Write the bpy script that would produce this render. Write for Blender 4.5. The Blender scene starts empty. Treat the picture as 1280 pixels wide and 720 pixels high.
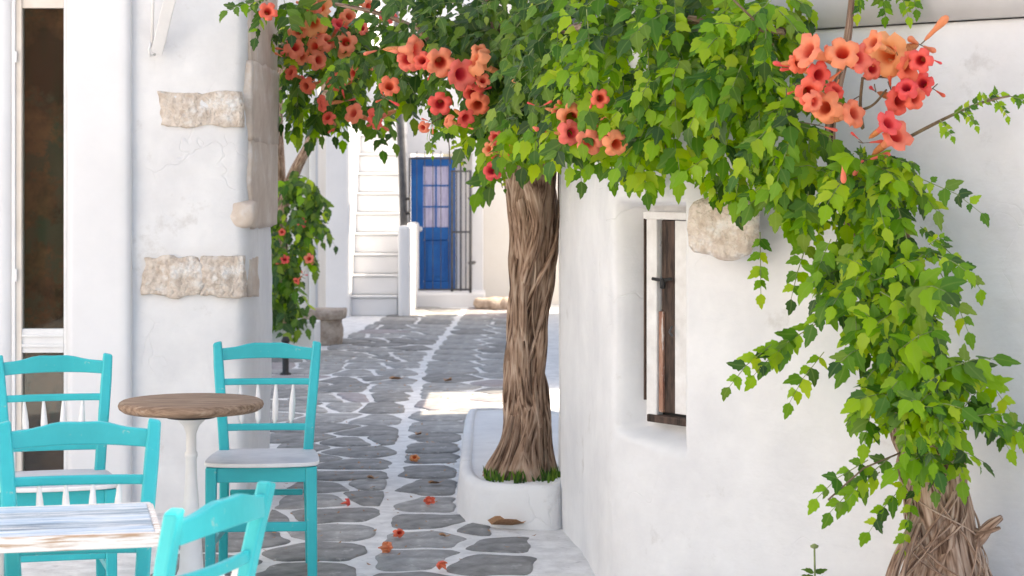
import bpy, bmesh, math, random
import numpy as np
from mathutils import Vector, Matrix, noise
R = math.radians
SC = bpy.context.scene
COL = SC.collection
# ------------------------------------------------------------------ camera / sky / sun / exposure
F, HY, HC = 2500.0, 226.0, 1.55           # focal length and horizon in photo pixels, eye height in metres
cam = bpy.data.cameras.new('camera'); co = bpy.data.objects.new('camera', cam); COL.objects.link(co)
co.location = (0, 0, HC); co.rotation_euler = (R(90), 0, 0)
cam.sensor_width = 36; cam.lens = F / 1280 * 36; cam.shift_y = -(360 - HY) / 1280
cam.clip_start = .1; cam.clip_end = 400
cam.dof.use_dof = True; cam.dof.focus_distance = 7.3; cam.dof.aperture_fstop = 7.1
SC.camera = co
SUN_AZ = Vector((.95, .31)).normalized(); SUN_EL = R(52)
w = bpy.data.worlds.new('World'); SC.world = w; w.use_nodes = True
nt = w.node_tree; bg = nt.nodes['Background']; bg.inputs['Strength'].default_value = .15
sky = nt.nodes.new('ShaderNodeTexSky'); sky.sky_type = 'NISHITA'; sky.sun_disc = False
sky.sun_elevation = SUN_EL; sky.sun_rotation = math.atan2(SUN_AZ.x, SUN_AZ.y)
sky.dust_density = 2.5; sky.air_density = 1.0; sky.ozone_density = 1.0
nt.links.new(sky.outputs[0], bg.inputs[0])
sl = bpy.data.lights.new('sun', 'SUN'); so = bpy.data.objects.new('sun', sl); COL.objects.link(so)
sl.energy = 3.5; sl.angle = R(.5); sl.color = (1, .94, .86)
sd = Vector((SUN_AZ.x * math.cos(SUN_EL), SUN_AZ.y * math.cos(SUN_EL), math.sin(SUN_EL)))
so.rotation_euler = sd.to_track_quat('Z', 'Y').to_euler(); so.location = (8, 8, 14)
vs = SC.view_settings; vs.view_transform = 'Standard'; vs.look = 'None'; vs.gamma = 1; vs.use_curve_mapping = False
vs.exposure = 1.60
vs.use_white_balance = True; vs.white_balance_temperature = 7600; vs.white_balance_tint = 10
SC.cycles.use_denoising = True
SC.cycles.max_bounces = 8; SC.cycles.diffuse_bounces = 4; SC.cycles.transparent_max_bounces = 12

# ------------------------------------------------------------------ helpers
def P(px, py, D):
    return Vector(((px - 640) / F * D, D, HC - (py - HY) / F * D))
def link(o, parent=None):
    COL.objects.link(o)
    if parent is not None: o.parent = parent
    return o
def tag(o, label, cat, group=None):
    o['label'] = label; o['category'] = cat
    if group: o['group'] = group
    return o
def empty(name, loc, rz=0):
    o = bpy.data.objects.new(name, None); o.location = loc; o.rotation_euler = (0, 0, rz); o.empty_display_size = .1
    return link(o)
class MB:
    def __init__(s): s.v = []; s.f = []; s.uv = []; s.m = []
    def add(s, vs, fs, uv=None, m=0):
        n = len(s.v); s.v += [tuple(v) for v in vs]; s.f += [tuple(i + n for i in f) for f in fs]
        s.uv += uv if uv else [(0, 0)] * len(vs); s.m += [m] * len(fs); return s
    def box(s, c, d, rot=None, taper=1.0, m=0):
        x, y, z = d[0] / 2, d[1] / 2, d[2] / 2
        vs = [Vector((a * x * (taper if cc > 0 else 1), b * y * (taper if cc > 0 else 1), cc * z)) for cc in (-1, 1) for b in (-1, 1) for a in (-1, 1)]
        if rot is not None: vs = [rot @ v for v in vs]
        vs = [v + Vector(c) for v in vs]
        return s.add(vs, [(0, 2, 3, 1), (4, 5, 7, 6), (0, 1, 5, 4), (2, 6, 7, 3), (0, 4, 6, 2), (1, 3, 7, 5)], m=m)
    def bar(s, a, b, wx, wy, ref=Vector((1, 0, 0)), wx2=None, wy2=None):
        a = Vector(a); b = Vector(b); t = (b - a).normalized(); X = (ref - t * ref.dot(t)).normalized(); Y = t.cross(X)
        vs = []
        for p, p1, p2 in ((a, wx, wy), (b, wx2 or wx, wy2 or wy)):
            for i, j in ((-1, -1), (1, -1), (1, 1), (-1, 1)): vs.append(p + X * i * p1 / 2 + Y * j * p2 / 2)
        return s.add(vs, [(3, 2, 1, 0), (4, 5, 6, 7), (0, 1, 5, 4), (1, 2, 6, 5), (2, 3, 7, 6), (3, 0, 4, 7)])
    def tube(s, pts, rad, n=8, cap=True, prof=None, m=0):
        pts = [Vector(p) for p in pts]; k = len(pts)
        if not hasattr(rad, '__len__'): rad = [rad] * k
        vs = []; uv = []; L = 0; X = None
        for i, p in enumerate(pts):
            t = (pts[min(i + 1, k - 1)] - pts[max(i - 1, 0)]).normalized()
            if X is None: X = t.orthogonal().normalized() if abs(t.z) < .9 else (Vector((1, 0, 0)) - t * t.x).normalized()
            X = (X - t * X.dot(t)).normalized(); Y = t.cross(X)
            if i: L += (p - pts[i - 1]).length
            for j in range(n):
                a = 2 * math.pi * j / n; r = rad[i] * (prof(a, i / (k - 1)) if prof else 1)
                vs.append(p + X * math.cos(a) * r + Y * math.sin(a) * r); uv.append((abs(2 * j / n - 1) * math.pi * rad[k // 2], L))
        fs = [(i * n + j, i * n + (j + 1) % n, (i + 1) * n + (j + 1) % n, (i + 1) * n + j) for i in range(k - 1) for j in range(n)]
        if cap: fs += [tuple(range(n - 1, -1, -1)), tuple((k - 1) * n + j for j in range(n))]
        return s.add(vs, fs, uv, m)
    def lathe(s, prof, c=(0, 0, 0), n=20, m=0):
        k = len(prof); vs = []
        for r, z in prof:
            for j in range(n):
                a = 2 * math.pi * j / n; vs.append((c[0] + r * math.cos(a), c[1] + r * math.sin(a), c[2] + z))
        fs = [(i * n + j, i * n + (j + 1) % n, (i + 1) * n + (j + 1) % n, (i + 1) * n + j) for i in range(k - 1) for j in range(n)]
        fs += [tuple(range(n - 1, -1, -1)), tuple((k - 1) * n + j for j in range(n))]
        return s.add(vs, fs, m=m)
    def mesh(s, name, mats, smooth=True):
        me = bpy.data.meshes.new(name); me.from_pydata(s.v, [], s.f)
        for mm in (mats if isinstance(mats, (list, tuple)) else [mats]): me.materials.append(mm)
        if any(s.m): me.polygons.foreach_set('material_index', s.m)
        if smooth: me.polygons.foreach_set('use_smooth', [True] * len(s.f))
        if any(u != (0, 0) for u in s.uv):
            l = me.uv_layers.new(name='UVMap'); vi = np.zeros(len(me.loops), dtype=np.int32); me.loops.foreach_get('vertex_index', vi)
            l.data.foreach_set('uv', np.array(s.uv, dtype=np.float32)[vi].ravel())
        me.update(); return me
    def obj(s, name, mats, parent=None, smooth=True, bevel=0, kind=None):
        o = link(bpy.data.objects.new(name, s.mesh(name, mats, smooth)), parent)
        if bevel:
            b = o.modifiers.new('bevel', 'BEVEL'); b.width = bevel; b.segments = 2; b.limit_method = 'ANGLE'; b.angle_limit = R(35)
            if smooth:
                b.harden_normals = False
        if smooth and bevel: o.data.polygons.foreach_set('use_smooth', [False] * len(o.data.polygons))
        if kind: o['kind'] = kind
        return o
def N3(x, y, z): return noise.noise(Vector((x, y, z)))
def copy_tree(o, parent=None):
    c = o.copy(); COL.objects.link(c); c.parent = parent
    for ch in [x for x in KIDS.get(o.name, [])]: copy_tree(ch, c)
    return c
KIDS = {}
def index_kids():
    KIDS.clear()
    for o in COL.objects:
        if o.parent: KIDS.setdefault(o.parent.name, []).append(o)

# ------------------------------------------------------------------ materials
def mat(name):
    m = bpy.data.materials.new(name); m.use_nodes = True
    return m, m.node_tree, m.node_tree.nodes['Principled BSDF']
def nd(nt, t, **k):
    n = nt.nodes.new('ShaderNode' + t)
    for a, b in k.items(): setattr(n, a, b)
    return n
def surface(name, c1, c2, scale=8, rough=.8, bump=.3, bscale=60, bdist=.004, stops=(.35, .65), c3=None, c3scale=2.5, c3stops=(.55, .7),
            stretch=None, coord='Object', detail=6, spec=.3, fine=None):
    m, nt, b = mat(name); L = nt.links.new
    tc = nd(nt, 'TexCoord'); src = tc.outputs[coord]
    if stretch:
        mp = nd(nt, 'Mapping'); mp.inputs['Scale'].default_value = stretch; L(src, mp.inputs[0]); st = mp.outputs[0]
    else: st = src
    n1 = nd(nt, 'TexNoise'); n1.inputs['Scale'].default_value = scale; n1.inputs['Detail'].default_value = detail; n1.inputs['Roughness'].default_value = .62; L(st, n1.inputs['Vector'])
    r1 = nd(nt, 'ValToRGB'); r1.color_ramp.elements[0].position, r1.color_ramp.elements[1].position = stops
    r1.color_ramp.elements[0].color = (*c1, 1); r1.color_ramp.elements[1].color = (*c2, 1); L(n1.outputs['Fac'], r1.inputs[0])
    out = r1.outputs[0]
    if c3:
        n2 = nd(nt, 'TexNoise'); n2.inputs['Scale'].default_value = c3scale; n2.inputs['Detail'].default_value = 8; n2.inputs['Roughness'].default_value = .7; L(st, n2.inputs['Vector'])
        r2 = nd(nt, 'ValToRGB'); r2.color_ramp.elements[0].position, r2.color_ramp.elements[1].position = c3stops; L(n2.outputs['Fac'], r2.inputs[0])
        mx = nd(nt, 'Mix', data_type='RGBA'); L(r2.outputs[0], mx.inputs[0]); L(out, mx.inputs[6]); mx.inputs[7].default_value = (*c3, 1); out = mx.outputs[2]
    L(out, b.inputs['Base Color']); b.inputs['Roughness'].default_value = rough; b.inputs['Specular IOR Level'].default_value = spec
    if bump:
        nb = nd(nt, 'TexNoise'); nb.inputs['Scale'].default_value = bscale; nb.inputs['Detail'].default_value = 5; L(st, nb.inputs['Vector'])
        bp = nd(nt, 'Bump'); bp.inputs['Strength'].default_value = bump; bp.inputs['Distance'].default_value = bdist; L(nb.outputs['Fac'], bp.inputs['Height']); L(bp.outputs[0], b.inputs['Normal'])
    return m
M = {}
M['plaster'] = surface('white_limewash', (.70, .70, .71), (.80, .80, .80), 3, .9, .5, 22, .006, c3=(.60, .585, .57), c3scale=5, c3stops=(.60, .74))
def add_cracks(m, amount=.5):
    """hairline cracks and brushed-on coats in the limewash, as relief"""
    nt = m.node_tree; L = nt.links.new; b = nt.nodes['Principled BSDF']; old = b.inputs['Normal'].links[0].from_socket; tc = nd(nt, 'TexCoord')
    nz = nd(nt, 'TexNoise'); nz.inputs['Scale'].default_value = 5; L(tc.outputs['Object'], nz.inputs['Vector'])
    ad = nd(nt, 'VectorMath', operation='MULTIPLY_ADD'); L(nz.outputs['Color'], ad.inputs[0]); ad.inputs[1].default_value = (.35, .35, .35); L(tc.outputs['Object'], ad.inputs[2])
    vo = nd(nt, 'TexVoronoi', feature='DISTANCE_TO_EDGE'); vo.inputs['Scale'].default_value = 2.6; L(ad.outputs[0], vo.inputs['Vector'])
    mr = nd(nt, 'MapRange'); mr.inputs[1].default_value = 0; mr.inputs[2].default_value = .012; L(vo.outputs['Distance'], mr.inputs[0])
    n2 = nd(nt, 'TexNoise'); n2.inputs['Scale'].default_value = 1.7; L(tc.outputs['Object'], n2.inputs['Vector']); m2 = nd(nt, 'MapRange'); m2.inputs[1].default_value = .50; m2.inputs[2].default_value = .62; L(n2.outputs['Fac'], m2.inputs[0])
    bp = nd(nt, 'Bump'); bp.inputs['Distance'].default_value = .004; mu = nd(nt, 'Math', operation='MULTIPLY'); L(m2.outputs[0], mu.inputs[0]); mu.inputs[1].default_value = amount; L(mu.outputs[0], bp.inputs['Strength']); L(mr.outputs[0], bp.inputs['Height']); L(old, bp.inputs['Normal'])
    mp = nd(nt, 'Mapping'); mp.inputs['Scale'].default_value = (9, 9, 30); L(tc.outputs['Object'], mp.inputs[0]); n3 = nd(nt, 'TexNoise'); n3.inputs['Scale'].default_value = 1; n3.inputs['Detail'].default_value = 4; L(mp.outputs[0], n3.inputs['Vector'])
    b3 = nd(nt, 'Bump'); b3.inputs['Strength'].default_value = .35; b3.inputs['Distance'].default_value = .006; L(n3.outputs['Fac'], b3.inputs['Height']); L(bp.outputs[0], b3.inputs['Normal']); L(b3.outputs[0], b.inputs['Normal'])
add_cracks(M['plaster'])
M['plaster_smooth'] = surface('smooth_whitewash', (.74, .74, .75), (.80, .80, .81), 1.6, .9, .35, 14, .004)
M['plaster_grey'] = surface('grey_plaster', (.50, .50, .52), (.58, .58, .59), 2, .9, .4, 20, .005)  # even grey, darker than the other plasters
M['plaster_cream'] = surface('cream_wash', (.78, .74, .68), (.82, .79, .74), 2, .9, .3, 20, .005)
M['lime'] = surface('lime_joint', (.62, .61, .60), (.80, .79, .78), 9, .95, .6, 40, .008, c3=(.40, .39, .38), c3scale=16, c3stops=(.58, .75))
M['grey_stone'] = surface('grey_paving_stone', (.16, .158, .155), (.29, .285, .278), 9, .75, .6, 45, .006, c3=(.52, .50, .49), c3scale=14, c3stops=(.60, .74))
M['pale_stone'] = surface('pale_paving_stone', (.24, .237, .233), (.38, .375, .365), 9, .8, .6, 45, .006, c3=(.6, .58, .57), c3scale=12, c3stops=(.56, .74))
M['pink_stone'] = surface('pinkish_paving_stone', (.27, .24, .24), (.38, .345, .35), 9, .8, .6, 45, .006)
M['tan_stone'] = surface('tan_rough_stone', (.55, .45, .37), (.78, .70, .62), 22, .95, 1, 50, .02, c3=(.80, .79, .77), c3scale=9, c3stops=(.52, .66))
M['brown_stone'] = surface('brown_rough_stone', (.30, .23, .18), (.52, .43, .36), 14, .95, .9, 40, .012)
M['corner_stone'] = surface('weathered_corner_stone', (.54, .44, .37), (.66, .57, .49), 6, .95, .5, 30, .010, c3=(.70, .65, .61), c3scale=7, c3stops=(.55, .7))
M['soil'] = surface('dry_soil', (.10, .07, .05), (.22, .16, .11), 30, 1, 1, 60, .02)
M['turq'] = surface('turquoise_paint', (.004, .40, .44), (.010, .49, .53), 3, .36, .35, 50, .002, c3=(.30, .50, .46), c3scale=24, c3stops=(.63, .67), spec=.5)
M['spindle'] = surface('white_spindle_paint', (.74, .72, .70), (.82, .80, .80), 12, .5, .1, 60, .001)
M['seat'] = surface('worn_white_seat_paint', (.46, .46, .50), (.60, .59, .62), 7, .5, .15, 60, .001, c3=(.50, .45, .42), c3scale=14, c3stops=(.66, .76))
M['white_metal'] = surface('white_painted_metal', (.74, .73, .72), (.82, .81, .80), 7, .45, .1, 40, .001, c3=(.45, .33, .25), c3scale=20, c3stops=(.72, .8))
M['wood_top'] = surface('weathered_brown_wood', (.16, .095, .06), (.38, .26, .18), 5, .7, .5, 14, .003, stretch=(1.2, 14, 14), c3=(.46, .37, .30), c3scale=4, c3stops=(.55, .7))
M['plank'] = surface('worn_pale_blue_plank', (.22, .34, .48), (.60, .68, .76), 5, .55, .4, 12, .002, stretch=(1.0, 16, 16), c3=(.78, .77, .76), c3scale=4, c3stops=(.50, .62))
M['plank_dark'] = surface('worn_slate_plank', (.10, .15, .21), (.42, .50, .58), 6, .6, .4, 12, .002, stretch=(1.0, 16, 16), c3=(.70, .71, .72), c3scale=4, c3stops=(.5, .6))
M['plank_edge'] = surface('peeling_table_edge', (.45, .30, .20), (.80, .78, .76), 5, .7, .4, 12, .003, stretch=(1.0, 16, 16), stops=(.40, .50))
M['black'] = surface('black_iron', (.015, .015, .017), (.035, .033, .032), 12, .5, .3, 40, .001)
M['grey_iron'] = surface('grey_iron', (.07, .07, .075), (.12, .12, .125), 12, .5, .3, 40, .001)
M['bluedoor'] = surface('blue_door_paint', (.006, .10, .36), (.012, .15, .46), 4, .45, .2, 30, .002)
M['curtain'] = surface('lilac_curtain', (.42, .38, .58), (.66, .64, .80), 10, .8, 0, stretch=(9, 1, .6))
M['joinery'] = surface('white_joinery', (.72, .72, .73), (.80, .80, .80), 5, .45, .1, 30, .001)
M['cream_paint'] = surface('cream_joinery', (.70, .62, .54), (.80, .73, .66), 5, .5, .1, 30, .001)
M['dark_wood'] = surface('dark_weathered_wood', (.022, .016, .013), (.11, .07, .055), 8, .8, .7, 30, .003, stretch=(6, 6, 1))
M['red_wood'] = surface('peeling_red_brown_wood', (.22, .09, .06), (.42, .24, .17), 8, .8, .7, 30, .003, stretch=(6, 6, 1), c3=(.7, .66, .62), c3scale=9, c3stops=(.55, .65))
M['peel'] = surface('peeling_white_wood', (.66, .64, .62), (.80, .79, .78), 10, .8, .6, 40, .003, c3=(.14, .09, .07), c3scale=18, c3stops=(.66, .72))
M['reflected_wood'] = surface('brown_reflected_wood', (.09, .05, .03), (.34, .16, .09), 5, .8, .5, 30, .003, stretch=(6, 6, .5), c3=(.05, .09, .03), c3scale=1.2, c3stops=(.5, .6))  # brown and green meant only for the reflection in the door glass
M['room_reflection'] = surface('room_with_reflections', (.02, .017, .016), (.24, .105, .055), 3.0, .9, 0, stops=(.42, .60), c3=(.05, .08, .06), c3scale=4, c3stops=(.5, .58))  # dark interior tone with brown and green reflections painted in
def bark(name, c1, c2, c3):
    m, nt, b = mat(name); L = nt.links.new
    tc = nd(nt, 'TexCoord'); mp = nd(nt, 'Mapping'); mp.inputs['Scale'].default_value = (55, 5, 1); L(tc.outputs['UV'], mp.inputs[0])
    n1 = nd(nt, 'TexNoise'); n1.inputs['Scale'].default_value = 1.6; n1.inputs['Detail'].default_value = 6; n1.inputs['Distortion'].default_value = .6; L(mp.outputs[0], n1.inputs['Vector'])
    n2 = nd(nt, 'TexNoise'); n2.inputs['Scale'].default_value = 9; n2.inputs['Detail'].default_value = 4; L(tc.outputs['Object'], n2.inputs['Vector'])
    r = nd(nt, 'ValToRGB'); e = r.color_ramp.elements; e[0].position = .34; e[0].color = (*c1, 1); e[1].position = .66; e[1].color = (*c3, 1)
    x = e.new(.48); x.color = (*c2, 1); L(n1.outputs['Fac'], r.inputs[0])
    mx = nd(nt, 'Mix', data_type='RGBA', blend_type='MULTIPLY'); mx.inputs[0].default_value = .8; L(r.outputs[0], mx.inputs[6])
    r2 = nd(nt, 'ValToRGB'); r2.color_ramp.elements[0].position = .3; r2.color_ramp.elements[1].position = .6; r2.color_ramp.elements[0].color = (.55, .5, .47, 1); L(n2.outputs['Fac'], r2.inputs[0]); L(r2.outputs[0], mx.inputs[7])
    L(mx.outputs[2], b.inputs['Base Color']); b.inputs['Roughness'].default_value = .92; b.inputs['Specular IOR Level'].default_value = .15
    bp = nd(nt, 'Bump'); bp.inputs['Strength'].default_value = .9; bp.inputs['Distance'].default_value = .008; L(n1.outputs['Fac'], bp.inputs['Height']); L(bp.outputs[0], b.inputs['Normal'])
    return m
M['bark'] = bark('stringy_brown_bark', (.07, .04, .028), (.33, .215, .15), (.52, .39, .30))
M['bark_pale'] = bark('stringy_tan_bark', (.10, .055, .035), (.42, .28, .20), (.66, .51, .40))
def leafmat(name, ramp, trans=.35):
    m, nt, b = mat(name); L = nt.links.new
    g = nd(nt, 'NewGeometry'); oi = nd(nt, 'ObjectInfo')
    a = nd(nt, 'Math', operation='ADD'); L(g.outputs['Random Per Island'], a.inputs[0]); L(oi.outputs['Random'], a.inputs[1])
    fr = nd(nt, 'Math', operation='FRACT'); L(a.outputs[0], fr.inputs[0])
    r = nd(nt, 'ValToRGB'); e = r.color_ramp.elements
    e[0].position = ramp[0][0]; e[0].color = (*ramp[0][1], 1); e[1].position = ramp[-1][0]; e[1].color = (*ramp[-1][1], 1)
    for p, c in ramp[1:-1]: x = e.new(p); x.color = (*c, 1)
    L(fr.outputs[0], r.inputs[0])
    tc = nd(nt, 'TexCoord'); sx = nd(nt, 'SeparateXYZ'); L(tc.outputs['UV'], sx.inputs[0])     # pale midrib from the leaf's own UV
    mr = nd(nt, 'MapRange'); mr.inputs[1].default_value = .0; mr.inputs[2].default_value = .10; mr.inputs[3].default_value = .22; mr.inputs[4].default_value = 0; L(sx.outputs[0], mr.inputs[0])
    mx = nd(nt, 'Mix', data_type='RGBA'); L(mr.outputs[0], mx.inputs[0]); L(r.outputs[0], mx.inputs[6]); mx.inputs[7].default_value = (.30, .42, .10, 1)
    L(mx.outputs[2], b.inputs['Base Color']); b.inputs['Roughness'].default_value = .42; b.inputs['Specular IOR Level'].default_value = .4
    t = nd(nt, 'BsdfTranslucent'); hs = nd(nt, 'HueSaturation'); hs.inputs['Value'].default_value = 1.5; hs.inputs['Saturation'].default_value = 1.1; hs.inputs['Hue'].default_value = .485
    L(mx.outputs[2], hs.inputs['Color']); L(hs.outputs[0], t.inputs['Color'])
    ms = nd(nt, 'MixShader'); ms.inputs[0].default_value = trans; L(b.outputs[0], ms.inputs[1]); L(t.outputs[0], ms.inputs[2])
    L(ms.outputs[0], nt.nodes['Material Output'].inputs['Surface'])
    return m
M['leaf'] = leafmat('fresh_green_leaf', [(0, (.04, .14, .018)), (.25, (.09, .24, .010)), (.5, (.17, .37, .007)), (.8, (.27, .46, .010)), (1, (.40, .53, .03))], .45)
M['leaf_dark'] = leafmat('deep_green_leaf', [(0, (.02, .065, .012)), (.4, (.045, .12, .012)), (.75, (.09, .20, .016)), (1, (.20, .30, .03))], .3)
M['petal'] = None
def petalmat(name, lip, throat, outer):
    m, nt, b = mat(name); L = nt.links.new
    tc = nd(nt, 'TexCoord'); sx = nd(nt, 'SeparateXYZ'); L(tc.outputs['UV'], sx.inputs[0])
    r = nd(nt, 'ValToRGB'); e = r.color_ramp.elements; e[0].position = .10; e[0].color = (*throat, 1); e[1].position = .30; e[1].color = (*lip, 1)
    L(sx.outputs[0], r.inputs[0]); g = nd(nt, 'NewGeometry'); mx = nd(nt, 'Mix', data_type='RGBA')
    L(g.outputs['Backfacing'], mx.inputs[0]); L(r.outputs[0], mx.inputs[6]); mx.inputs[7].default_value = (*outer, 1)
    oi = nd(nt, 'ObjectInfo'); hs = nd(nt, 'HueSaturation'); mr = nd(nt, 'MapRange'); L(oi.outputs['Random'], mr.inputs[0]); mr.inputs[3].default_value = .485; mr.inputs[4].default_value = .515
    L(mr.outputs[0], hs.inputs['Hue']); L(mx.outputs[2], hs.inputs['Color']); L(hs.outputs[0], b.inputs['Base Color']); b.inputs['Roughness'].default_value = .6
    t = nd(nt, 'BsdfTranslucent'); L(hs.outputs[0], t.inputs['Color']); ms = nd(nt, 'MixShader'); ms.inputs[0].default_value = .3
    L(b.outputs[0], ms.inputs[1]); L(t.outputs[0], ms.inputs[2]); L(ms.outputs[0], nt.nodes['Material Output'].inputs['Surface'])
    return m
M['salmon'] = petalmat('salmon_petal', (.95, .27, .16), (.62, .03, .03), (.93, .36, .18))
M['red'] = petalmat('red_petal', (.93, .16, .11), (.50, .015, .02), (.88, .22, .12))
M['orange'] = petalmat('orange_petal', (.95, .35, .17), (.75, .07, .03), (.95, .42, .20))
M['calyx'] = surface('orange_calyx', (.45, .14, .05), (.60, .24, .08), 20, .6, 0)
M['twig'] = surface('thin_brown_twig', (.10, .07, .04), (.24, .18, .11), 20, .8, 0)
M['twig_green'] = surface('green_twig', (.12, .17, .05), (.30, .36, .14), 20, .7, 0)
M['dry'] = surface('dry_leaf', (.26, .12, .06), (.48, .28, .15), 30, .8, 0)
m, nt_, b = mat('window_glass'); L = nt_.links.new
gl = nd(nt_, 'BsdfGlossy'); gl.inputs['Roughness'].default_value = .03; tr = nd(nt_, 'BsdfTransparent'); tr.inputs[0].default_value = (.8, .84, .83, 1)
fz = nd(nt_, 'Fresnel'); ms = nd(nt_, 'MixShader'); L(fz.outputs[0], ms.inputs[0]); L(tr.outputs[0], ms.inputs[1]); L(gl.outputs[0], ms.inputs[2]); L(ms.outputs[0], nt_.nodes['Material Output'].inputs['Surface'])
M['glass'] = m

# ------------------------------------------------------------------ plaster wall as a relief sheet with thickness
def chaikin(pts, k=2, closed=False):
    for _ in range(k):
        out = [] if closed else [pts[0]]
        rng = range(len(pts)) if closed else range(len(pts) - 1)
        for i in rng:
            a, b = Vector(pts[i]), Vector(pts[(i + 1) % len(pts)])
            out += [a * .75 + b * .25, a * .25 + b * .75]
        if not closed: out.append(pts[-1])
        pts = [Vector(p) for p in out]
    return [Vector(p) for p in pts]
def resample(path, step):
    path = [Vector(p) for p in path]; S = [0]
    for i in range(1, len(path)): S.append(S[-1] + (path[i] - path[i - 1]).length)
    n = max(2, int(round(S[-1] / step)) + 1); out = []; k = 0
    for i in range(n):
        s = S[-1] * i / (n - 1)
        while k < len(S) - 2 and S[k + 1] < s: k += 1
        t = (s - S[k]) / max(1e-9, S[k + 1] - S[k]); out.append(path[k].lerp(path[k + 1], min(1, t)))
    return out, [S[-1] * i / (n - 1) for i in range(n)]
def relief_wall(name, path, z0, z1, step, relief, thick, m, parent=None, kind=None, zstep=None):
    """path runs so that its right-hand side (looking along it) faces the viewer"""
    pts, S = resample(path, step); n = len(pts); nz = max(2, int((z1 - z0) / (zstep or step)) + 1)
    nor = []
    for i in range(n):
        t = (pts[min(i + 1, n - 1)] - pts[max(0, i - 1)]).normalized(); nor.append(Vector((t.y, -t.x)))
    b = MB(); vs = []
    for j in range(nz):
        z = z0 + (z1 - z0) * j / (nz - 1)
        for i in range(n):
            d = relief(S[i], z, pts[i]); p = pts[i] + nor[i] * d; vs.append((p.x, p.y, z))
    fs = [(j * n + i, j * n + i + 1, (j + 1) * n + i + 1, (j + 1) * n + i) for j in range(nz - 1) for i in range(n - 1)]
    # back and rims
    ring = [i for i in range(n)] + [j * n + n - 1 for j in range(1, nz)] + [(nz - 1) * n + i for i in range(n - 2, -1, -1)] + [j * n for j in range(nz - 2, 0, -1)]
    off = len(vs); bk = []
    for r in ring:
        i = r % n; p = pts[i] - nor[i] * thick; bk.append((p.x, p.y, vs[r][2]))
    vs += bk; k = len(ring)
    fs += [(ring[(q + 1) % k], ring[q], off + q, off + (q + 1) % k) for q in range(k)]
    # back faces as strips between bottom and top edges
    fs += [(off + i + 1, off + i, off + (n - 1) + (nz - 1) + (n - 1 - i), off + (n - 1) + (nz - 1) + (n - 2 - i)) for i in range(n - 1)]
    b.add(vs, fs); o = b.obj(name, m, parent, smooth=True)
    md = o.data
    md.polygons.foreach_set('use_smooth', [p.index < (nz - 1) * (n - 1) for p in md.polygons])
    if kind: o['kind'] = kind
    return o
def sst(a, b, x): t = max(0, min(1, (x - a) / (b - a))); return t * t * (3 - 2 * t)
def plaster_noise(s, z, o=0, amp=1):
    return amp * (.010 * N3(s * 1.7, z * 1.7, o) + .004 * N3(s * 6, z * 6, o + 3) + .0018 * N3(s * 19, z * 19, o + 7))
def rough_stone(name, dims, m, seed, parent, loc, rz=0, amp=.02, k=10, sq=.35, rot=None):
    """irregular rounded block: a subdivided box pulled a little towards an ellipsoid, with noise"""
    bm = bmesh.new(); bmesh.ops.create_cube(bm, size=2); bmesh.ops.subdivide_edges(bm, edges=bm.edges[:], cuts=k, use_grid_fill=True)
    D = Vector(dims) / 2
    for v in bm.verts:
        p = v.co.copy(); q = p.normalized() * 1.25; p = p.lerp(q, sq)
        p = Vector((p.x * D.x, p.y * D.y, p.z * D.z)); n = p.normalized()
        p += n * amp * (noise.noise(p * 9 + Vector((seed, 0, 0))) + .5 * noise.noise(p * 25 + Vector((0, seed, 0)))); v.co = p
    me = bpy.data.meshes.new(name); bm.to_mesh(me); bm.free(); me.materials.append(m); me.polygons.foreach_set('use_smooth', [True] * len(me.polygons))
    o = link(bpy.data.objects.new(name, me), parent); o.location = loc; o.rotation_euler = rot if rot else (0, 0, rz); return o

# ------------------------------------------------------------------ ground and paving
g = MB(); xs = [-80, -6, 6, 80]; ys = [-60, -2, 30, 90]
g.add([(x, y, -.004) for y in ys for x in xs], [(j * 4 + i, j * 4 + i + 1, (j + 1) * 4 + i + 1, (j + 1) * 4 + i) for j in range(3) for i in range(3)])
gro = g.obj('ground', surface('dusty_ground', (.30, .27, .24), (.42, .39, .36), 2, .95, .4, 20, .01), smooth=False, kind='structure')
pv = MB(); nx, ny = 90, 330; X0, X1, Y0, Y1 = -4.2, 2.8, 2.0, 26.0
pv.add([(X0 + (X1 - X0) * i / nx, Y0 + (Y1 - Y0) * j / ny, .006 * N3(i * .12, j * .12, 1) + .004 + .003 * N3(i * .5, j * .5, 4)) for j in range(ny + 1) for i in range(nx + 1)],
       [(j * (nx + 1) + i, j * (nx + 1) + i + 1, (j + 1) * (nx + 1) + i + 1, (j + 1) * (nx + 1) + i) for j in range(ny) for i in range(nx)])
path = pv.obj('alley_pavement', M['lime'], kind='structure')
rnd = random.Random(7)
LINE = [(7.0, -.585), (8.0, -.585), (8.5, -.57), (9.25, -.58), (10.2, -.61), (11.3, -.63), (13.3, -.70), (14.7, -.70), (17.2, -.75), (19.5, -.68), (23.8, -.57), (27, -.5)]
def interp(T, y):
    if y <= T[0][0]: return T[0][1]
    for (a, b), (c, d) in zip(T, T[1:]):
        if y <= c: return b + (d - b) * (y - a) / (c - a)
    return T[-1][1]
XMAX = [(6.0, .45), (7.84, .22), (8.85, .06), (9.2, -.12), (9.6, -.27), (11.8, -.31), (12.1, -.02), (13, .22), (27, .35)]
XMIN = [(5, -1.45), (9.05, -1.45), (9.3, -1.16), (10.7, -1.16), (11.0, -1.3), (12, -1.6), (18, -2.3), (18.6, -1.75), (22.8, -1.5), (27, -1.3)]
seeds = []
cols = [-2.55, -2.14, -1.76, -1.38, -.98, -.80, -.40, -.02, .36]
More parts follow.
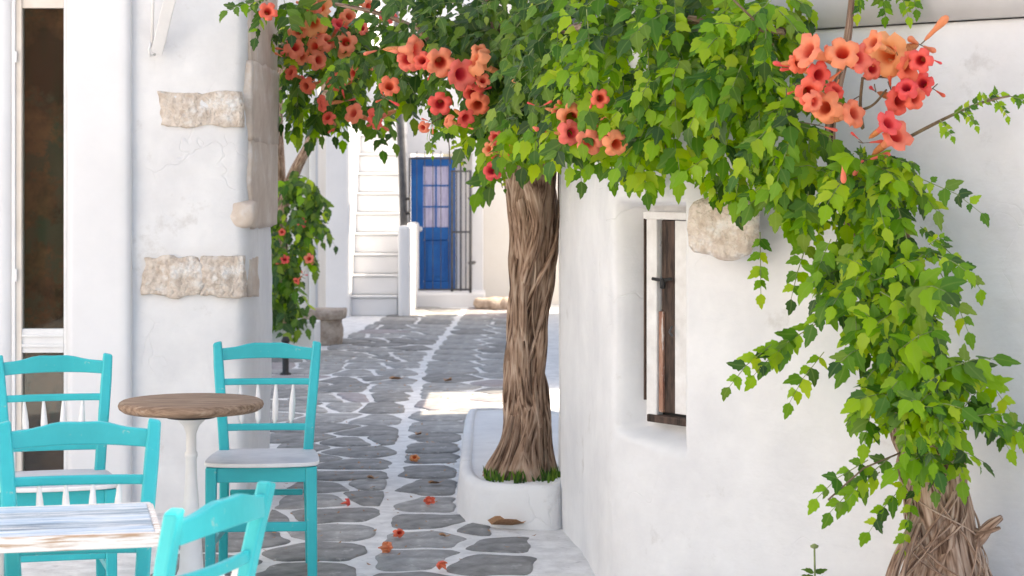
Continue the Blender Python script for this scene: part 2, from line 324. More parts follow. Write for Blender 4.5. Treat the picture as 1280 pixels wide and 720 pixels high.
for ci, cx in enumerate([-2.43, -2.0, -1.60, -1.22, -.84, -.40, -.02, .36]):
    y = 6.6 + rnd.random() * .4
    while y < 24.0:
        q = (.34 + .24 * rnd.random()) if y < 12.5 else (.44 + .30 * rnd.random()); x = cx + rnd.uniform(-.06, .06)
        if cx == -.84: x = interp(LINE, y) - .22 + rnd.uniform(-.03, .03)
        if cx == -.40: x = interp(LINE, y) + .19 + rnd.uniform(-.03, .03)
        if interp(XMIN, y) + .05 < x < interp(XMAX, y) + .05: seeds.append((x, y + q / 2))
        if rnd.random() < .08 and cx in (-.84, -1.22, -.02, .36):   # a split row: two small stones side by side
            seeds[-1:] = [(x - .10, y + q / 2), (x + .10, y + q / 2 + .06)] if seeds else []
        y += q
def clip(poly, p, n):
    out = []
    for i in range(len(poly)):
        a, b = poly[i], poly[(i + 1) % len(poly)]; da = (a[0] - p[0]) * n[0] + (a[1] - p[1]) * n[1]; db = (b[0] - p[0]) * n[0] + (b[1] - p[1]) * n[1]
        if da <= 0: out.append(a)
        if (da < 0 < db) or (db < 0 < da): t = da / (da - db); out.append((a[0] + (b[0] - a[0]) * t, a[1] + (b[1] - a[1]) * t))
    return out
stones = []
for i, (x, y) in enumerate(seeds):
    poly = [(x - .55, y - .6), (x + .55, y - .6), (x + .55, y + .6), (x - .55, y + .6)]
    for j, (u, v) in enumerate(seeds):
        if i == j or abs(u - x) > 1.2 or abs(v - y) > 1.3: continue
        dx, dy = u - x, v - y; d = math.hypot(dx, dy); gap = (.014 if y > 9.6 else .023) + .012 * ((i * 7 + j * 3) % 5) / 5
        n = (dx / d, dy / d); poly = clip(poly, (x + dx / 2 - n[0] * gap, y + dy / 2 - n[1] * gap), n)
        if len(poly) < 3: break
    if len(poly) < 3: continue
    lx = interp(LINE, y); poly = clip(poly, (lx - .03, 0), (1, 0)) if x < lx else clip(poly, (lx + .03, 0), (-1, 0))
    for yy in (y - .25, y, y + .25):
        poly = clip(poly, (interp(XMAX, yy), 0), (1, 0)) if poly else poly
        poly = clip(poly, (interp(XMIN, yy) + .04, 0), (-1, 0)) if poly else poly
    if len(poly) < 3: continue
    A = sum(poly[k][0] * poly[(k + 1) % len(poly)][1] - poly[(k + 1) % len(poly)][0] * poly[k][1] for k in range(len(poly))) / 2
    if A < .018: continue
    stones.append((A, poly, y))
stones.sort(key=lambda q: q[2]); stones = stones[:298]
for A, poly, y in stones:
    cx = sum(p[0] for p in poly) / len(poly); cy = sum(p[1] for p in poly) / len(poly)
    pl = [Vector(p) for p in poly]; den = []
    for k in range(len(pl)):
        a, b = pl[k], pl[(k + 1) % len(pl)]
        den += [a, a.lerp(b, .5)]
    out = chaikin(den, 2, True)
    out = [p + Vector((N3(p.x * 7, p.y * 7, 2), N3(p.x * 7, p.y * 7, 9))) * .028 for p in out]
    n = len(out); b = MB(); h = .009 + rnd.random() * .006; tx, ty = rnd.uniform(-.012, .012), rnd.uniform(-.012, .012)
    def z(p, e): return h + e + tx * (p.x - cx) + ty * (p.y - cy) + .004 * N3(p.x * 5, p.y * 5, 5)
    c = Vector((cx, cy)); vs = [(p.x - cx, p.y - cy, -.01) for p in out]
    vs += [(p.x - cx, p.y - cy, z(p, -.006)) for p in out]
    q = [c + (p - c) * .92 for p in out]; vs += [(p.x - cx, p.y - cy, z(p, 0)) for p in q]
    q = [c + (p - c) * .5 for p in out]; vs += [(p.x - cx, p.y - cy, z(p, .002)) for p in q]; vs.append((0, 0, z(c, .002)))
    fs = [(r * n + k, r * n + (k + 1) % n, (r + 1) * n + (k + 1) % n, (r + 1) * n + k) for r in range(3) for k in range(n)] + [(3 * n + k, 3 * n + (k + 1) % n, 4 * n) for k in range(n)]
    b.add(vs, fs); far = y > 12.5
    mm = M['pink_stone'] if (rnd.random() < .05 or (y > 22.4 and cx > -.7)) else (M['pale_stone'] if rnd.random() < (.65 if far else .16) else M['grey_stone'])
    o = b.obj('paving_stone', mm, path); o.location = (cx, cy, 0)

# ------------------------------------------------------------------ right house: curved whitewashed wall with a recessed window
RW = chaikin([(.20, 9.12), (.262, 8.55), (.329, 7.84), (.350, 7.60), (.385, 7.40), (.61, 7.12), (1.16, 6.66), (1.60, 6.28), (2.6, 5.45), (3.8, 4.4)], 2)
WR, WE, WN = Vector((.61, 7.12)), Vector((-.625, .78)), Vector((.78, .625))      # window frame axes: right edge, leftwards, inwards
def s_of(path, p):
    best = (9e9, 0); S = 0
    for a, b in zip(path, path[1:]):
        t = max(0, min(1, (p - a).dot(b - a) / (b - a).length_squared)); q = a.lerp(b, t); d = (q - p).length
        if d < best[0]: best = (d, S + t * (b - a).length)
        S += (b - a).length
    return best[1]
sR, sL = s_of(RW, WR), s_of(RW, Vector((.375, 7.44)))
def relief_right(s, z, p):
    d = plaster_noise(s, z, 0)
    if s < .25: d -= .03 * (1 - s / .25) ** 2
    a = sR - s; zt, zb = 1.455, .62
    if -.02 < a < .40:
        k = sst(-.004, .006, a) * (1 - sst(.325, .40, a)) * (1 - sst(zt, zt + .02, z)) * sst(zb - .06 * (1 - a / .4), zb + .03, z)
        d = d * (1 - k) - .125 * k
    return d
hr = empty('whitewashed_house', (1.6, 7.5, 0)); tag(hr, 'white curved house wall with a small deep window, carrying the vine on the right', 'house')
def sub(o): o.parent = hr; o.location = o.location - Vector((1.6, 7.5, 0)); return o
sub(relief_wall('wall', RW, -.05, 2.06, .014, relief_right, .35, M['plaster']))
RU = [p + Vector((-.6, -.77)) * .035 for p in RW if p.x > .33]
sub(relief_wall('upper_wall', RU, 2.065, 5.6, .05, lambda s, z, p: plaster_noise(s, z, 11) - .015 * (1 - sst(2.065, 2.09, z)), .3, M['plaster_grey'], zstep=.03 * 4))  # only its foot is in view; upper storey added to shade the alley
# the end wall that turns away behind the tree, unseen and sized for shade
sub(relief_wall('side_wall', [Vector((.62, 13.5)), Vector((.52, 11.5)), Vector((.30, 9.5)), Vector((.215, 9.16))], -.05, 5.6, .12, lambda s, z, p: plaster_noise(s, z, 5), .3, M['plaster_smooth']))
rb = MB(); rb.add([(.3, 13.5, 5.6), (.2, 9.1, 5.6), (.4, 7.4, 5.6), (3.8, 4.4, 5.6), (7, 4.4, 5.6), (7, 13.5, 5.6), (.3, 13.5, 5.75), (.2, 9.1, 5.75), (.4, 7.4, 5.75), (3.8, 4.4, 5.75), (7, 4.4, 5.75), (7, 13.5, 5.75)],
       [(0, 1, 2, 3, 4, 5), (11, 10, 9, 8, 7, 6)] + [(i, i + 6, (i + 1) % 6 + 6, (i + 1) % 6) for i in range(6)])
sub(rb.obj('roof', M['plaster_smooth'], smooth=False))
bk_ = MB(); bk_.box((6.9, 9.2, 2.8), (.3, 9.4, 5.59)); bk_.box((3.9, 13.35, 2.8), (6.2, .3, 5.58)); sub(bk_.obj('rear_wall', M['plaster_smooth'], smooth=False))
es = rough_stone('exposed_stone', (.25, .055, .19), M['tan_stone'], 4.2, hr, (0, 0, 0), amp=.018, sq=.6)
pc = P(903, 284, 6.885); es.location = pc - Vector((1.6, 7.5, 0)); es.rotation_euler = (0, 0, -.70)
# window parts
win = empty('window', (0, 0, 0)); win.parent = hr; win.location = (-1.6, -7.5, 0)
def wbox(name, a0, a1, d0, d1, z0, z1, m, bevel=.002, wob=0):
    b = MB(); vs = []
    for z in (z0, z1):
        for a, d in ((a0, d0), (a1, d0), (a1, d1), (a0, d1)):
            p = WR + WE * a + WN * d; vs.append((p.x, p.y, z))
    b.add(vs, [(0, 1, 2, 3), (7, 6, 5, 4), (0, 4, 5, 1), (1, 5, 6, 2), (2, 6, 7, 3), (3, 7, 4, 0)])
    return b.obj(name, m, win, smooth=False, bevel=bevel)
wbox('shutter_board', .012, .150, .100, .118, .70, 1.405, M['peel'])
wbox('shutter_board', .156, .224, .104, .121, .70, 1.405, M['dark_wood']).data.materials[0] = M['dark_wood']
wbox('red_brown_strip', .206, .228, .092, .103, .70, 1.07, M['red_wood'])
wbox('jamb', .232, .288, .085, .120, .66, 1.42, M['peel'], .004)
wbox('head', .0, .300, .080, .119, 1.408, 1.436, M['peel'], .004)
wbox('jamb_edge', .290, .297, .080, .118, .74, 1.41, M['dark_wood'], .001)
wbox('sill', .0, .275, .075, .1185, .662, .690, M['dark_wood'], .004)
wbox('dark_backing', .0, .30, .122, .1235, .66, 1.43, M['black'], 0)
lt = MB(); q = WR + WE * .20 + WN * .085
lt.tube([(q.x - .035, q.y + .03, 1.19), (q.x, q.y, 1.185), (q.x + .03, q.y - .035, 1.192)], .006, 8)
lt.lathe([(.0, -.022), (.010, -.018), (.011, 0), (.007, .016), (0, .02)], (q.x, q.y - .01, 1.175), 10)
lt.obj('latch', M['black'], win)
lt = MB(); q = WR + WE * .148 + WN * .085; lt.tube([(q.x, q.y, 1.02), (q.x - .012, q.y - .015, 1.0), (q.x, q.y - .01, .985)], .004, 6); lt.obj('hook', M['grey_iron'], win)

# ------------------------------------------------------------------ left house: pier, exposed stones, glazed door
hl = empty('stone_house', (-2.0, 9.6, 0)); tag(hl, 'whitewashed stone house corner with bare stone strips behind the turquoise chairs', 'house')
def subl(o, lab=None): o.parent = hl; o.location = o.location - Vector((-2.0, 9.6, 0)); return o
LF = 9.30; XC = -1.246; XL = (164 - 640) / F * LF
def relief_left(s, z, p):
    d = plaster_noise(s, z, 21, 1.3) + .008 * N3(s * 2.2, z * 3.5, 30)
    for zz in (.42, .78, 1.20, 1.56, 1.98, 2.3):     # faint courses of the masonry under the wash
        d -= .006 * math.exp(-((z - zz - .02 * N3(s * 3, zz, 1)) / .012) ** 2) * (.6 + N3(s * 4, zz, 8))
    return d
corner = chaikin([Vector((XL - .02, LF)), Vector((XC - .06, LF)), Vector((XC, LF + .02)), Vector((XC + .025, LF + .12)), Vector((XC + .01, LF + .6)), Vector((XC - .01, 10.50)), Vector((XC - .06, 10.56)), Vector((XC - .4, 10.58))], 2)
subl(relief_wall('wall', corner, -.05, 4.6, .018, relief_left, .3, M['plaster'], zstep=.022))
subl(relief_wall('door_surround', [Vector(((84 - 640) / F * 9.25, 9.25)), Vector(((163 - 640) / F * 9.25, 9.25))], -.05, 4.6, .03, lambda s, z, p: .5 * plaster_noise(s, z, 41) - .02 * sst(.27, .31, s) , .2, M['plaster_smooth']))
subl(relief_wall('outer_wall', [Vector((-4.6, 9.27)), Vector(((14 - 640) / F * 9.27, 9.27))], -.05, 4.6, .06, lambda s, z, p: plaster_noise(s, z, 51), .3, M['plaster_smooth']))
tb = MB(); tb.box((-3.3, 9.92, 4.7), (4.2, 1.5, .2)); subl(tb.obj('roof', M['plaster_smooth'], smooth=False))
tb = MB(); tb.box((-3.2, 10.75, 2.3), (3.2, .25, 4.6)); subl(tb.obj('rear_wall', M['plaster_smooth'], smooth=False))
def lp(px, py, D=LF): return P(px, py, D)
def strip(px0, px1, py0, py1, seed):
    a = lp(px0, (py0 + py1) / 2); b_ = lp(px1, (py0 + py1) / 2); h = (py1 - py0) / F * LF
    c = (a + b_) / 2; o = rough_stone('exposed_stone', (b_.x - a.x, .09, h), M['tan_stone'], seed, None, (c.x, LF + .0315, c.z), amp=.024, k=16, sq=.14); subl(o)
strip(197, 303, 114, 158, 1.1); strip(177, 252, 320, 369, 2.3); strip(250, 306, 319, 370, 3.9)
for (za, zb, ya, yb, pr, sd_) in ((-60, 84, 9.36, 10.42, 0, 5.1), (84, 176, 9.345, 10.44, .004, 6.4), (176, 282, 9.355, 10.40, .002, 7.7), (320, 364, 9.35, 9.60, .002, 9.6)):
    z1_, z0_ = lp(0, za, 9.8).z, lp(0, zb, 9.8).z
    subl(rough_stone('corner_stone', (.16, yb - ya, (z1_ - z0_) * 1.06), M['corner_stone'], sd_, None, (XC + pr - .052, (ya + yb) / 2, (z0_ + z1_) / 2), amp=.016, k=14, sq=.09))
subl(rough_stone('corner_stone', (.13, .12, .115), M['corner_stone'], 12.2, None, lp(303, 268, 9.36), amp=.014, k=6, sq=.6))
# glazed door
gd = empty('glazed_door', (0, 0, 0)); gd.parent = hl; gd.location = (2.0, -9.6, 0)
def dbox(name, x0, x1, y0, y1, m, D0=9.26, D1=9.31, parent=None, bevel=.003):
    a = P(x0, y1, D0); c = P(x1, y0, D0); b = MB(); b.box(((a.x + c.x) / 2, (D0 + D1) / 2, (a.z + c.z) / 2), (c.x - a.x, D1 - D0, c.z - a.z)); return b.obj(name, m, parent or gd, smooth=False, bevel=bevel)
dbox('stile', 19.5, 27, -60, 640, M['cream_paint'], 9.262, 9.32)
dbox('stile', 79.5, 84, -60, 640, M['joinery'], 9.265, 9.32)
dbox('frame', 14.3, 19, -60, 640, M['joinery'], 9.25, 9.33)
dbox('rail', 27, 79.5, 411, 441, M['joinery'], 9.272, 9.31); dbox('moulding', 27, 79.5, 418, 421, M['joinery'], 9.262, 9.2719, bevel=.001); dbox('moulding', 27, 79.5, 430, 434, M['joinery'], 9.262, 9.2719, bevel=.001)
dbox('rail', 27, 79.5, -60, 10, M['cream_paint'], 9.272, 9.31); dbox('rail', 27, 79.5, 596, 640, M['joinery'], 9.272, 9.31)
dbox('pane', 27, 79.5, 10, 411, M['glass'], 9.29, 9.296, bevel=0); dbox('pane', 27, 79.5, 441, 596, M['glass'], 9.29, 9.296, bevel=0)
dbox('hinge', 17, 21, 64, 78, M['joinery'], 9.243, 9.2499, bevel=.001); dbox('hinge', 17, 21, 336, 352, M['joinery'], 9.243, 9.2499, bevel=.001)
dbox('reflection_sheet', 20, 90, -60, 640, M['room_reflection'], 9.42, 9.425, bevel=0)  # sheet behind the glass, coloured to imitate reflections in the panes
# white awning arm fixed high on the left wall
aw = MB(); a0, a1 = P(222, -40, 9.0), P(196, 66, 9.24); aw.bar(a0, a1, .055, .02)
awn = empty('awning_arm', P(196, 66, 9.24)); tag(awn, 'white diagonal awning arm hanging at the top of the left wall', 'awning arm')
o = aw.obj('arm', M['joinery'], awn, smooth=False, bevel=.004); o.location = -awn.location
aw = MB(); aw.bar(P(192, -40, 9.1), P(190, 60, 9.24), .012, .012); aw.tube([P(189, 52, 9.23), P(186, 62, 9.22), P(188, 70, 9.22), P(194, 68, 9.24)], .006, 8); o = aw.obj('hook', M['white_metal'], awn); o.location = -awn.location
# dark iron rod standing by the corner, seen through the right-hand chair
pr_ = MB(); pr_.lathe([(.045, 0), (.045, .02), (.026, .03), (.026, .26), (.034, .27), (.034, .285), (.02, .31), (0, .315)], (P(357, 0, 15.9).x, 15.9, 0), 16)
o = pr_.obj('iron_bollard', M['black']); tag(o, 'short black iron bollard seen through the back of the chair by the corner', 'bollard')

# ------------------------------------------------------------------ far end of the alley
fh = empty('far_house', (-.5, 25, 0)); tag(fh, 'white house at the end of the alley with the blue door', 'house')
def subf(o): o.parent = fh; o.location = o.location - Vector((-.5, 25, 0)); return o
def frontbox(name, x0, x1, y0, y1, D0, D1, m, parent=None, smooth=False, bevel=.01, kind=None):
    a = P(x0, y1, D0); c = P(x1, y0, D0); b = MB(); b.box(((a.x + c.x) / 2, (D0 + D1) / 2, (a.z + c.z) / 2), (c.x - a.x, D1 - D0, c.z - a.z)); return b.obj(name, m, parent, smooth=smooth, bevel=bevel, kind=kind)
DD = 25.0
xa, xb_ = P(505, 0, DD).x, P(597, 0, DD).x
subf(relief_wall('wall', [Vector((xb_ - .02, DD)), Vector((2.6, DD))], -.05, 5.2, .12, lambda s, z, p: plaster_noise(s, z, 61), .3, M['plaster_cream']))
subf(frontbox('wall', 500, 597, -110, 192, DD, DD + .3, M['plaster_smooth']))      # lintel over the door
subf(frontbox('door_jamb', 498, 512, 192, 384, DD - .02, DD + .3, M['plaster_smooth'])); subf(frontbox('door_jamb', 590, 604, 192, 384, DD - .03, DD + .3, M['plaster_smooth']))
subf(frontbox('step', 505, 606, 366, 392, 24.35, DD + .1, M['plaster_smooth'], bevel=.03))
subf(frontbox('inner_wall', 566, 591, 192, 384, DD + .28, DD + .35, M['plaster_cream']))
dr = empty('blue_door', (0, 0, 0)); dr.parent = fh; dr.location = (.5, -25, 0)
DX = DD + .12
frontbox('stile', 513.5, 529, 196, 365.5, DX, DX + .05, M['bluedoor'], dr); frontbox('stile', 561, 568.5, 196, 365.5, DX, DX + .05, M['bluedoor'], dr)
frontbox('rail', 529, 561, 196, 208, DX + .002, DX + .048, M['bluedoor'], dr); frontbox('rail', 529, 561, 284, 300, DX + .002, DX + .048, M['bluedoor'], dr); frontbox('rail', 529, 561, 352, 365.5, DX + .002, DX + .048, M['bluedoor'], dr)
frontbox('panel', 529, 561, 300, 352, DX + .02, DX + .04, M['bluedoor'], dr); frontbox('panel_field', 534, 556, 306, 346, DX + .008, DX + .0199, M['bluedoor'], dr, bevel=.008)
for k, (y0, y1) in enumerate(((208, 231), (233, 257.5), (259.5, 284))):
    for (x0, x1) in ((529, 544), (546, 561)): frontbox('pane', x0, x1, y0, y1, DX + .022, DX + .028, M['curtain'], dr, bevel=0)
frontbox('muntin', 544, 546, 208, 284, DX + .012, DX + .04, M['bluedoor'], dr, bevel=.002)
for y in (231, 257.5): frontbox('muntin', 529, 561, y, y + 2, DX + .015, DX + .038, M['bluedoor'], dr, bevel=.002)
kn = MB(); kn.lathe([(0, 0), (.03, .006), (.034, .02), (.02, .04), (0, .045)], (0, 0, 0), 12); o = kn.obj('door_knob', M['white_metal'], dr); o.location = P(525, 286, DX); o.rotation_euler = (R(90), 0, 0)
# iron gate, two leaves
gt = empty('iron_gate', P(512, 366, 24.7)); tag(gt, 'thin black iron gate with spiked top standing before the blue door', 'gate')
def gbar(name, pts, r, leaf):
    b = MB(); b.tube(pts, r, 6); o = b.obj(name, M['grey_iron'], leaf); o.location = -gt.location; return o
GD = 24.72
for x in (512, 576): gbar('gate_frame', [P(x, 366, GD), P(x, 197, GD)], .012, gt)
for y in (198, 362): gbar('gate_frame', [P(512, y, GD), P(576, y, GD)], .010, gt)
for x in (521, 531, 541, 551, 561, 569): gbar('gate_bar', [P(x, 362, GD), P(x, 189, GD)], .0045, gt)
ga, gb = (565, 24.62), (588, 24.35)
for x, d in (ga, gb): gbar('gate_frame', [P(x, 366, d), P(x, 213, d)], .016, gt)
for y in (214, 290, 362): gbar('gate_frame', [P(ga[0], y, ga[1]), P(gb[0], y, gb[1])], .012, gt)
for t in (.25, .5, .75): gbar('gate_bar', [P(ga[0] + (gb[0] - ga[0]) * t, 362, ga[1] + (gb[1] - ga[1]) * t), P(ga[0] + (gb[0] - ga[0]) * t, 214, ga[1] + (gb[1] - ga[1]) * t)], .007, gt)
for y in (248, 329): gbar('gate_hinge', [P(587, y, 24.35), P(593, y - 1, 24.5)], .022, gt)
# staircase
stc = empty('staircase', P(478, 385, 22.6)); tag(stc, 'white outdoor staircase rising left of the blue door', 'staircase')
SD = 22.9; x0, x1 = P(438, 0, SD).x, P(497, 0, SD).x
zz = 0; k = 0; d = SD
for k in range(13):
    h = .235; b = MB(); b.box(((x0 + x1) / 2, d + 1.5, zz + h / 2 - .012), (x1 - x0, 3.0, h - .024)); o = b.obj('riser', M['plaster_smooth'], stc, smooth=False, bevel=.02); o.location = -stc.location
    b = MB(); b.box(((x0 + x1) / 2, d + 1.48, zz + h - .012), (x1 - x0 - .004, 3.02, .0235)); o = b.obj('tread', M['plaster'], stc, smooth=False, bevel=.01); o.location = -stc.location
    zz += h; d += .17
for nm, a, b_, y0 in (('side_wall', 400, 437.5, -100), ('parapet', 497.5, 513, 282)):
    D0 = 22.75; p = P(a, 395, D0); q = P(b_, y0, D0); b = MB(); ext = 2.2 if nm == 'parapet' else 5.5
    b.box(((p.x + q.x) / 2, D0 + ext / 2, (q.z - .05) / 2), (q.x - p.x, ext, q.z + .05)); o = b.obj(nm, M['plaster_smooth'], stc, smooth=False, bevel=.04); o.location = -stc.location
# back wall closing the stair above
wb = relief_wall('terrace_wall', [Vector((-3.6, 28.5)), Vector((-1.0, 28.5))], -.05, 6.2, .15, lambda s, z, p: plaster_noise(s, z, 71), .3, M['plaster_smooth']); tag(wb, 'plain white wall closing the top of the staircase', 'wall')
ir = MB(); ir.tube([P(505, 284, 22.9), P(503, 210, 22.9), P(499, 130, 23.1), P(496, -60, 23.3)], .045, 10); o = ir.obj('iron_post', M['grey_iron']); tag(o, 'tall dark iron post on the parapet beside the staircase', 'post')
for y in (250, 268):
    b = MB(); b.tube([P(505, y, 22.9), P(512, y - 2, 22.85)], .018, 6); b.obj('bracket', M['black'], o)
# wall and doorway left of the stair
lw = empty('side_house', (-2.6, 19.6, 0)); tag(lw, 'white side house behind the flowering vine in the left of the alley', 'house')
def subs(o): o.parent = lw; o.location = o.location - Vector((-2.6, 19.6, 0)); return o
subs(relief_wall('wall', [Vector((-5.5, 19.7)), Vector((P(386, 0, 19.7).x, 19.7))], -.05, 5.2, .12, lambda s, z, p: plaster_noise(s, z, 81), .3, M['plaster_cream']))
subs(frontbox('pilaster', 386, 396, -110, 393, 19.62, 20.6, M['plaster_cream'], bevel=.02)); subs(frontbox('drain_pipe', 394.5, 397, -110, 388, 19.56, 19.6, M['plaster_grey'], bevel=.005))
# rocks by the far wall
for (px, py, w_, s_, lab) in ((616, 377, .40, 31.2, 'wide tan rock lying at the foot of the far cream wall'), (632, 380, .22, 33.5, 'small tan rock beside the wide one, nearest the tree trunk')):
    o = rough_stone('rock', (w_, .3, .15), M['brown_stone'], s_, None, P(px, py, 24.0), amp=.03, k=7, sq=.6); o.location.z = .065; tag(o, lab, 'rock')
# stone plinth
pt = empty('stone_bench', P(405, 430, 18.9)); pt.location.z = 0; tag(pt, 'squat brown stone block with an overhanging cap beside the white trough', 'stone block')
o = rough_stone('block', (.33, .35, .26), M['brown_stone'], 41, pt, (0, 0, .13), amp=.018, k=8, sq=.14); o = rough_stone('cap', (.40, .42, .09), M['brown_stone'], 42, pt, (0, 0, .295), amp=.014, k=8, sq=.16)
# white trough of the left vine
tr_ = empty('plant_trough', P(362, 437, 18.0)); tr_.location.z = 0; tag(tr_, 'white plastered trough holding the vine left in the alley', 'planter')
b = MB()
for (cx, cy, dx, dy) in ((0, -.26, .50, .06), (0, .26, .50, .06), (-.22, 0, .06, .46), (.22, 0, .06, .46)): b.box((cx, cy, .14), (dx, dy, .28))
b.obj('wall', M['plaster'], tr_, smooth=False, bevel=.012); b = MB(); b.box((0, 0, .11), (.38, .46, .22)); b.obj('soil', M['soil'], tr_, smooth=False)
# unseen house added beyond the right house to shade the alley
nb = empty('shading_house', (3, 20, 0)); tag(nb, 'unseen white house added further up on the right to shade the alley', 'house')
def prism(pts, z0, z1):
    b = MB(); n = len(pts); b.add([(x - 3, y - 20, z) for z in (z0, z1) for x, y in pts], [tuple(range(n - 1, -1, -1)), tuple(range(n, 2 * n))] + [(i, (i + 1) % n, n + (i + 1) % n, n + i) for i in range(n)]); return b
NP = [(.85, 15.05), (5.2, 16.55), (5.2, 23.5), (.85, 23.5)]
prism(NP, 0, 5.8).obj('wall', M['plaster_smooth'], nb, smooth=False); prism([(.75, 14.95), (5.3, 16.45), (5.3, 23.6), (.75, 23.6)], 5.8, 6.0).obj('roof', M['plaster_smooth'], nb, smooth=False)
prism([(.9, 13.3), (1.1, 13.3), (1.1, 15.2), (.9, 15.2)], 2.30, 5.4).obj('overhead_block', M['plaster_smooth'], nb, smooth=False)  # added unseen block that trims the sun patch on the paving

hh = empty('sun_bounce_house', (-5, 0, 0)); tag(hh, 'unseen white house added left of the lane to bounce sunlight onto the right wall', 'house')  # added out of view; its sunlit side fills the right wall with light
b = MB(); b.box((-2.1, -.3, 3.1), (4.0, 15.4, 6.2)); b.obj('wall', M['plaster_smooth'], hh, smooth=False); b = MB(); b.box((-2.1, -.3, 6.3), (4.2, 15.5, .2)); b.obj('roof', M['plaster_smooth'], hh, smooth=False)
for k in range(16):      # unseen planks added so the door glass reflects brown and green
    b = MB(); b.box((-.07, -5.6 + k * .42, 2.3 + .02 * (k % 3)), (.06, .40, 4.6)); b.obj('plank', M['reflected_wood'], hh, smooth=False)

# ------------------------------------------------------------------ planter of the big vine
PO = chaikin([(.26, 8.84), (.06, 8.86), (-.12, 8.92), (-.21, 9.06), (-.255, 9.4), (-.265, 10.2), (-.275, 11.2), (-.275, 11.7), (-.26, 11.95), (.30, 11.95), (.42, 10.9), (.27, 9.6)], 2, True)
pn = empty('planter_bed', (0, 10, 0)); tag(pn, 'low curved white planter around the foot of the thick twisted vine trunk', 'planter')
b = MB(); n = len(PO); ctr = Vector((0.03, 10.3))
def ringv(sc, z):
    out = []
    for i, p in enumerate(PO):
        t = (PO[(i + 1) % n] - PO[i - 1]).normalized(); nn = Vector((t.y, -t.x)); 
        if nn.dot(ctr - p) < 0: nn = -nn
        q = p + nn * sc; out.append((q.x, q.y - 10, z + .008 * N3(p.x * 3, p.y * 3, z * 9)))
    return out
lv = [(-.015, -.02), (.0, .08), (.005, .17), (.018, .197), (.04, .20), (.06, .198), (.068, .12)]
vs = []
for sc_, z_ in lv: vs += ringv(sc_, z_)
fs = [(r * n + k, r * n + (k + 1) % n, (r + 1) * n + (k + 1) % n, (r + 1) * n + k) for r in range(len(lv) - 1) for k in range(n)]
b.add(vs, [f[::-1] for f in fs]); b.obj('rim', M['plaster'], pn)
b = MB(); vs = [(0, .3, .20)] + ringv(.05, .188); b.add(vs, [(0, 1 + k, 1 + (k + 1) % n) for k in range(n)]); b.obj('soil', M['plaster'], pn)

# ------------------------------------------------------------------ vines
def leaf_template(seed=0):
    """ovate toothed leaflet, unit length along +Y, arched and slightly cupped"""
    r = random.Random(seed); rows = [(0, 0), (.07, .12), (.17, .225), (.30, .285), (.44, .275), (.57, .22), (.69, .15), (.81, .085), (1.0, 0)]
    bend = (-.14, -.34, -.50, .06)[seed % 4]; fold = (.18, .08, .24, .12)[seed % 4]; side = (.05, -.06, .09, -.03)[seed % 4]
    vs = []; uv = []; f = []; mid = []; lf = []; rt = []
    for t, w_ in rows:
        mid.append(len(vs)); vs.append((side * math.sin(t * 3), t - .12 * abs(bend) * t * t, bend * t * t)); uv.append((0, t))
    for sgn, st in ((-1, lf), (1, rt)):
        for k, (t, w_) in enumerate(rows[1:-1]):
            tt = t + (.042 if k % 2 == 0 else -.025); ww = w_ * (1.13 if k % 2 == 0 else .96) * (1 + r.uniform(-.06, .06))
            st.append(len(vs)); vs.append((sgn * ww + side * math.sin(t * 3), tt - .12 * abs(bend) * t * t, bend * t * t + ww * fold - ww * ww * .55 + r.uniform(-.02, .02))); uv.append((ww * 2.2, t))
    for st, fl in ((lf, False), (rt, True)):
        q = [mid[0]] + st + [mid[-1]]
        for k in range(len(rows) - 1):
            a = [mid[k], mid[k + 1], q[k + 1], q[k]]
            a = [a[i] for i in range(4) if a.index(a[i]) == i]
            f.append(tuple(a if fl is False else a[::-1]))
    return np.array(vs), f, uv
LT = [leaf_template(s) for s in (0, 1, 2, 3)]
def leaf_mesh(i, m):
    b = MB(); b.add([tuple(v) for v in LT[i][0]], LT[i][1], LT[i][2]); return b.mesh('leaf', m)
def frame(d, nrm):
    d = d.normalized(); x = d.cross(nrm)
    if x.length < 1e-4: x = d.orthogonal()
    x.normalize(); z = x.cross(d); return Matrix((x, d, z)).transposed()
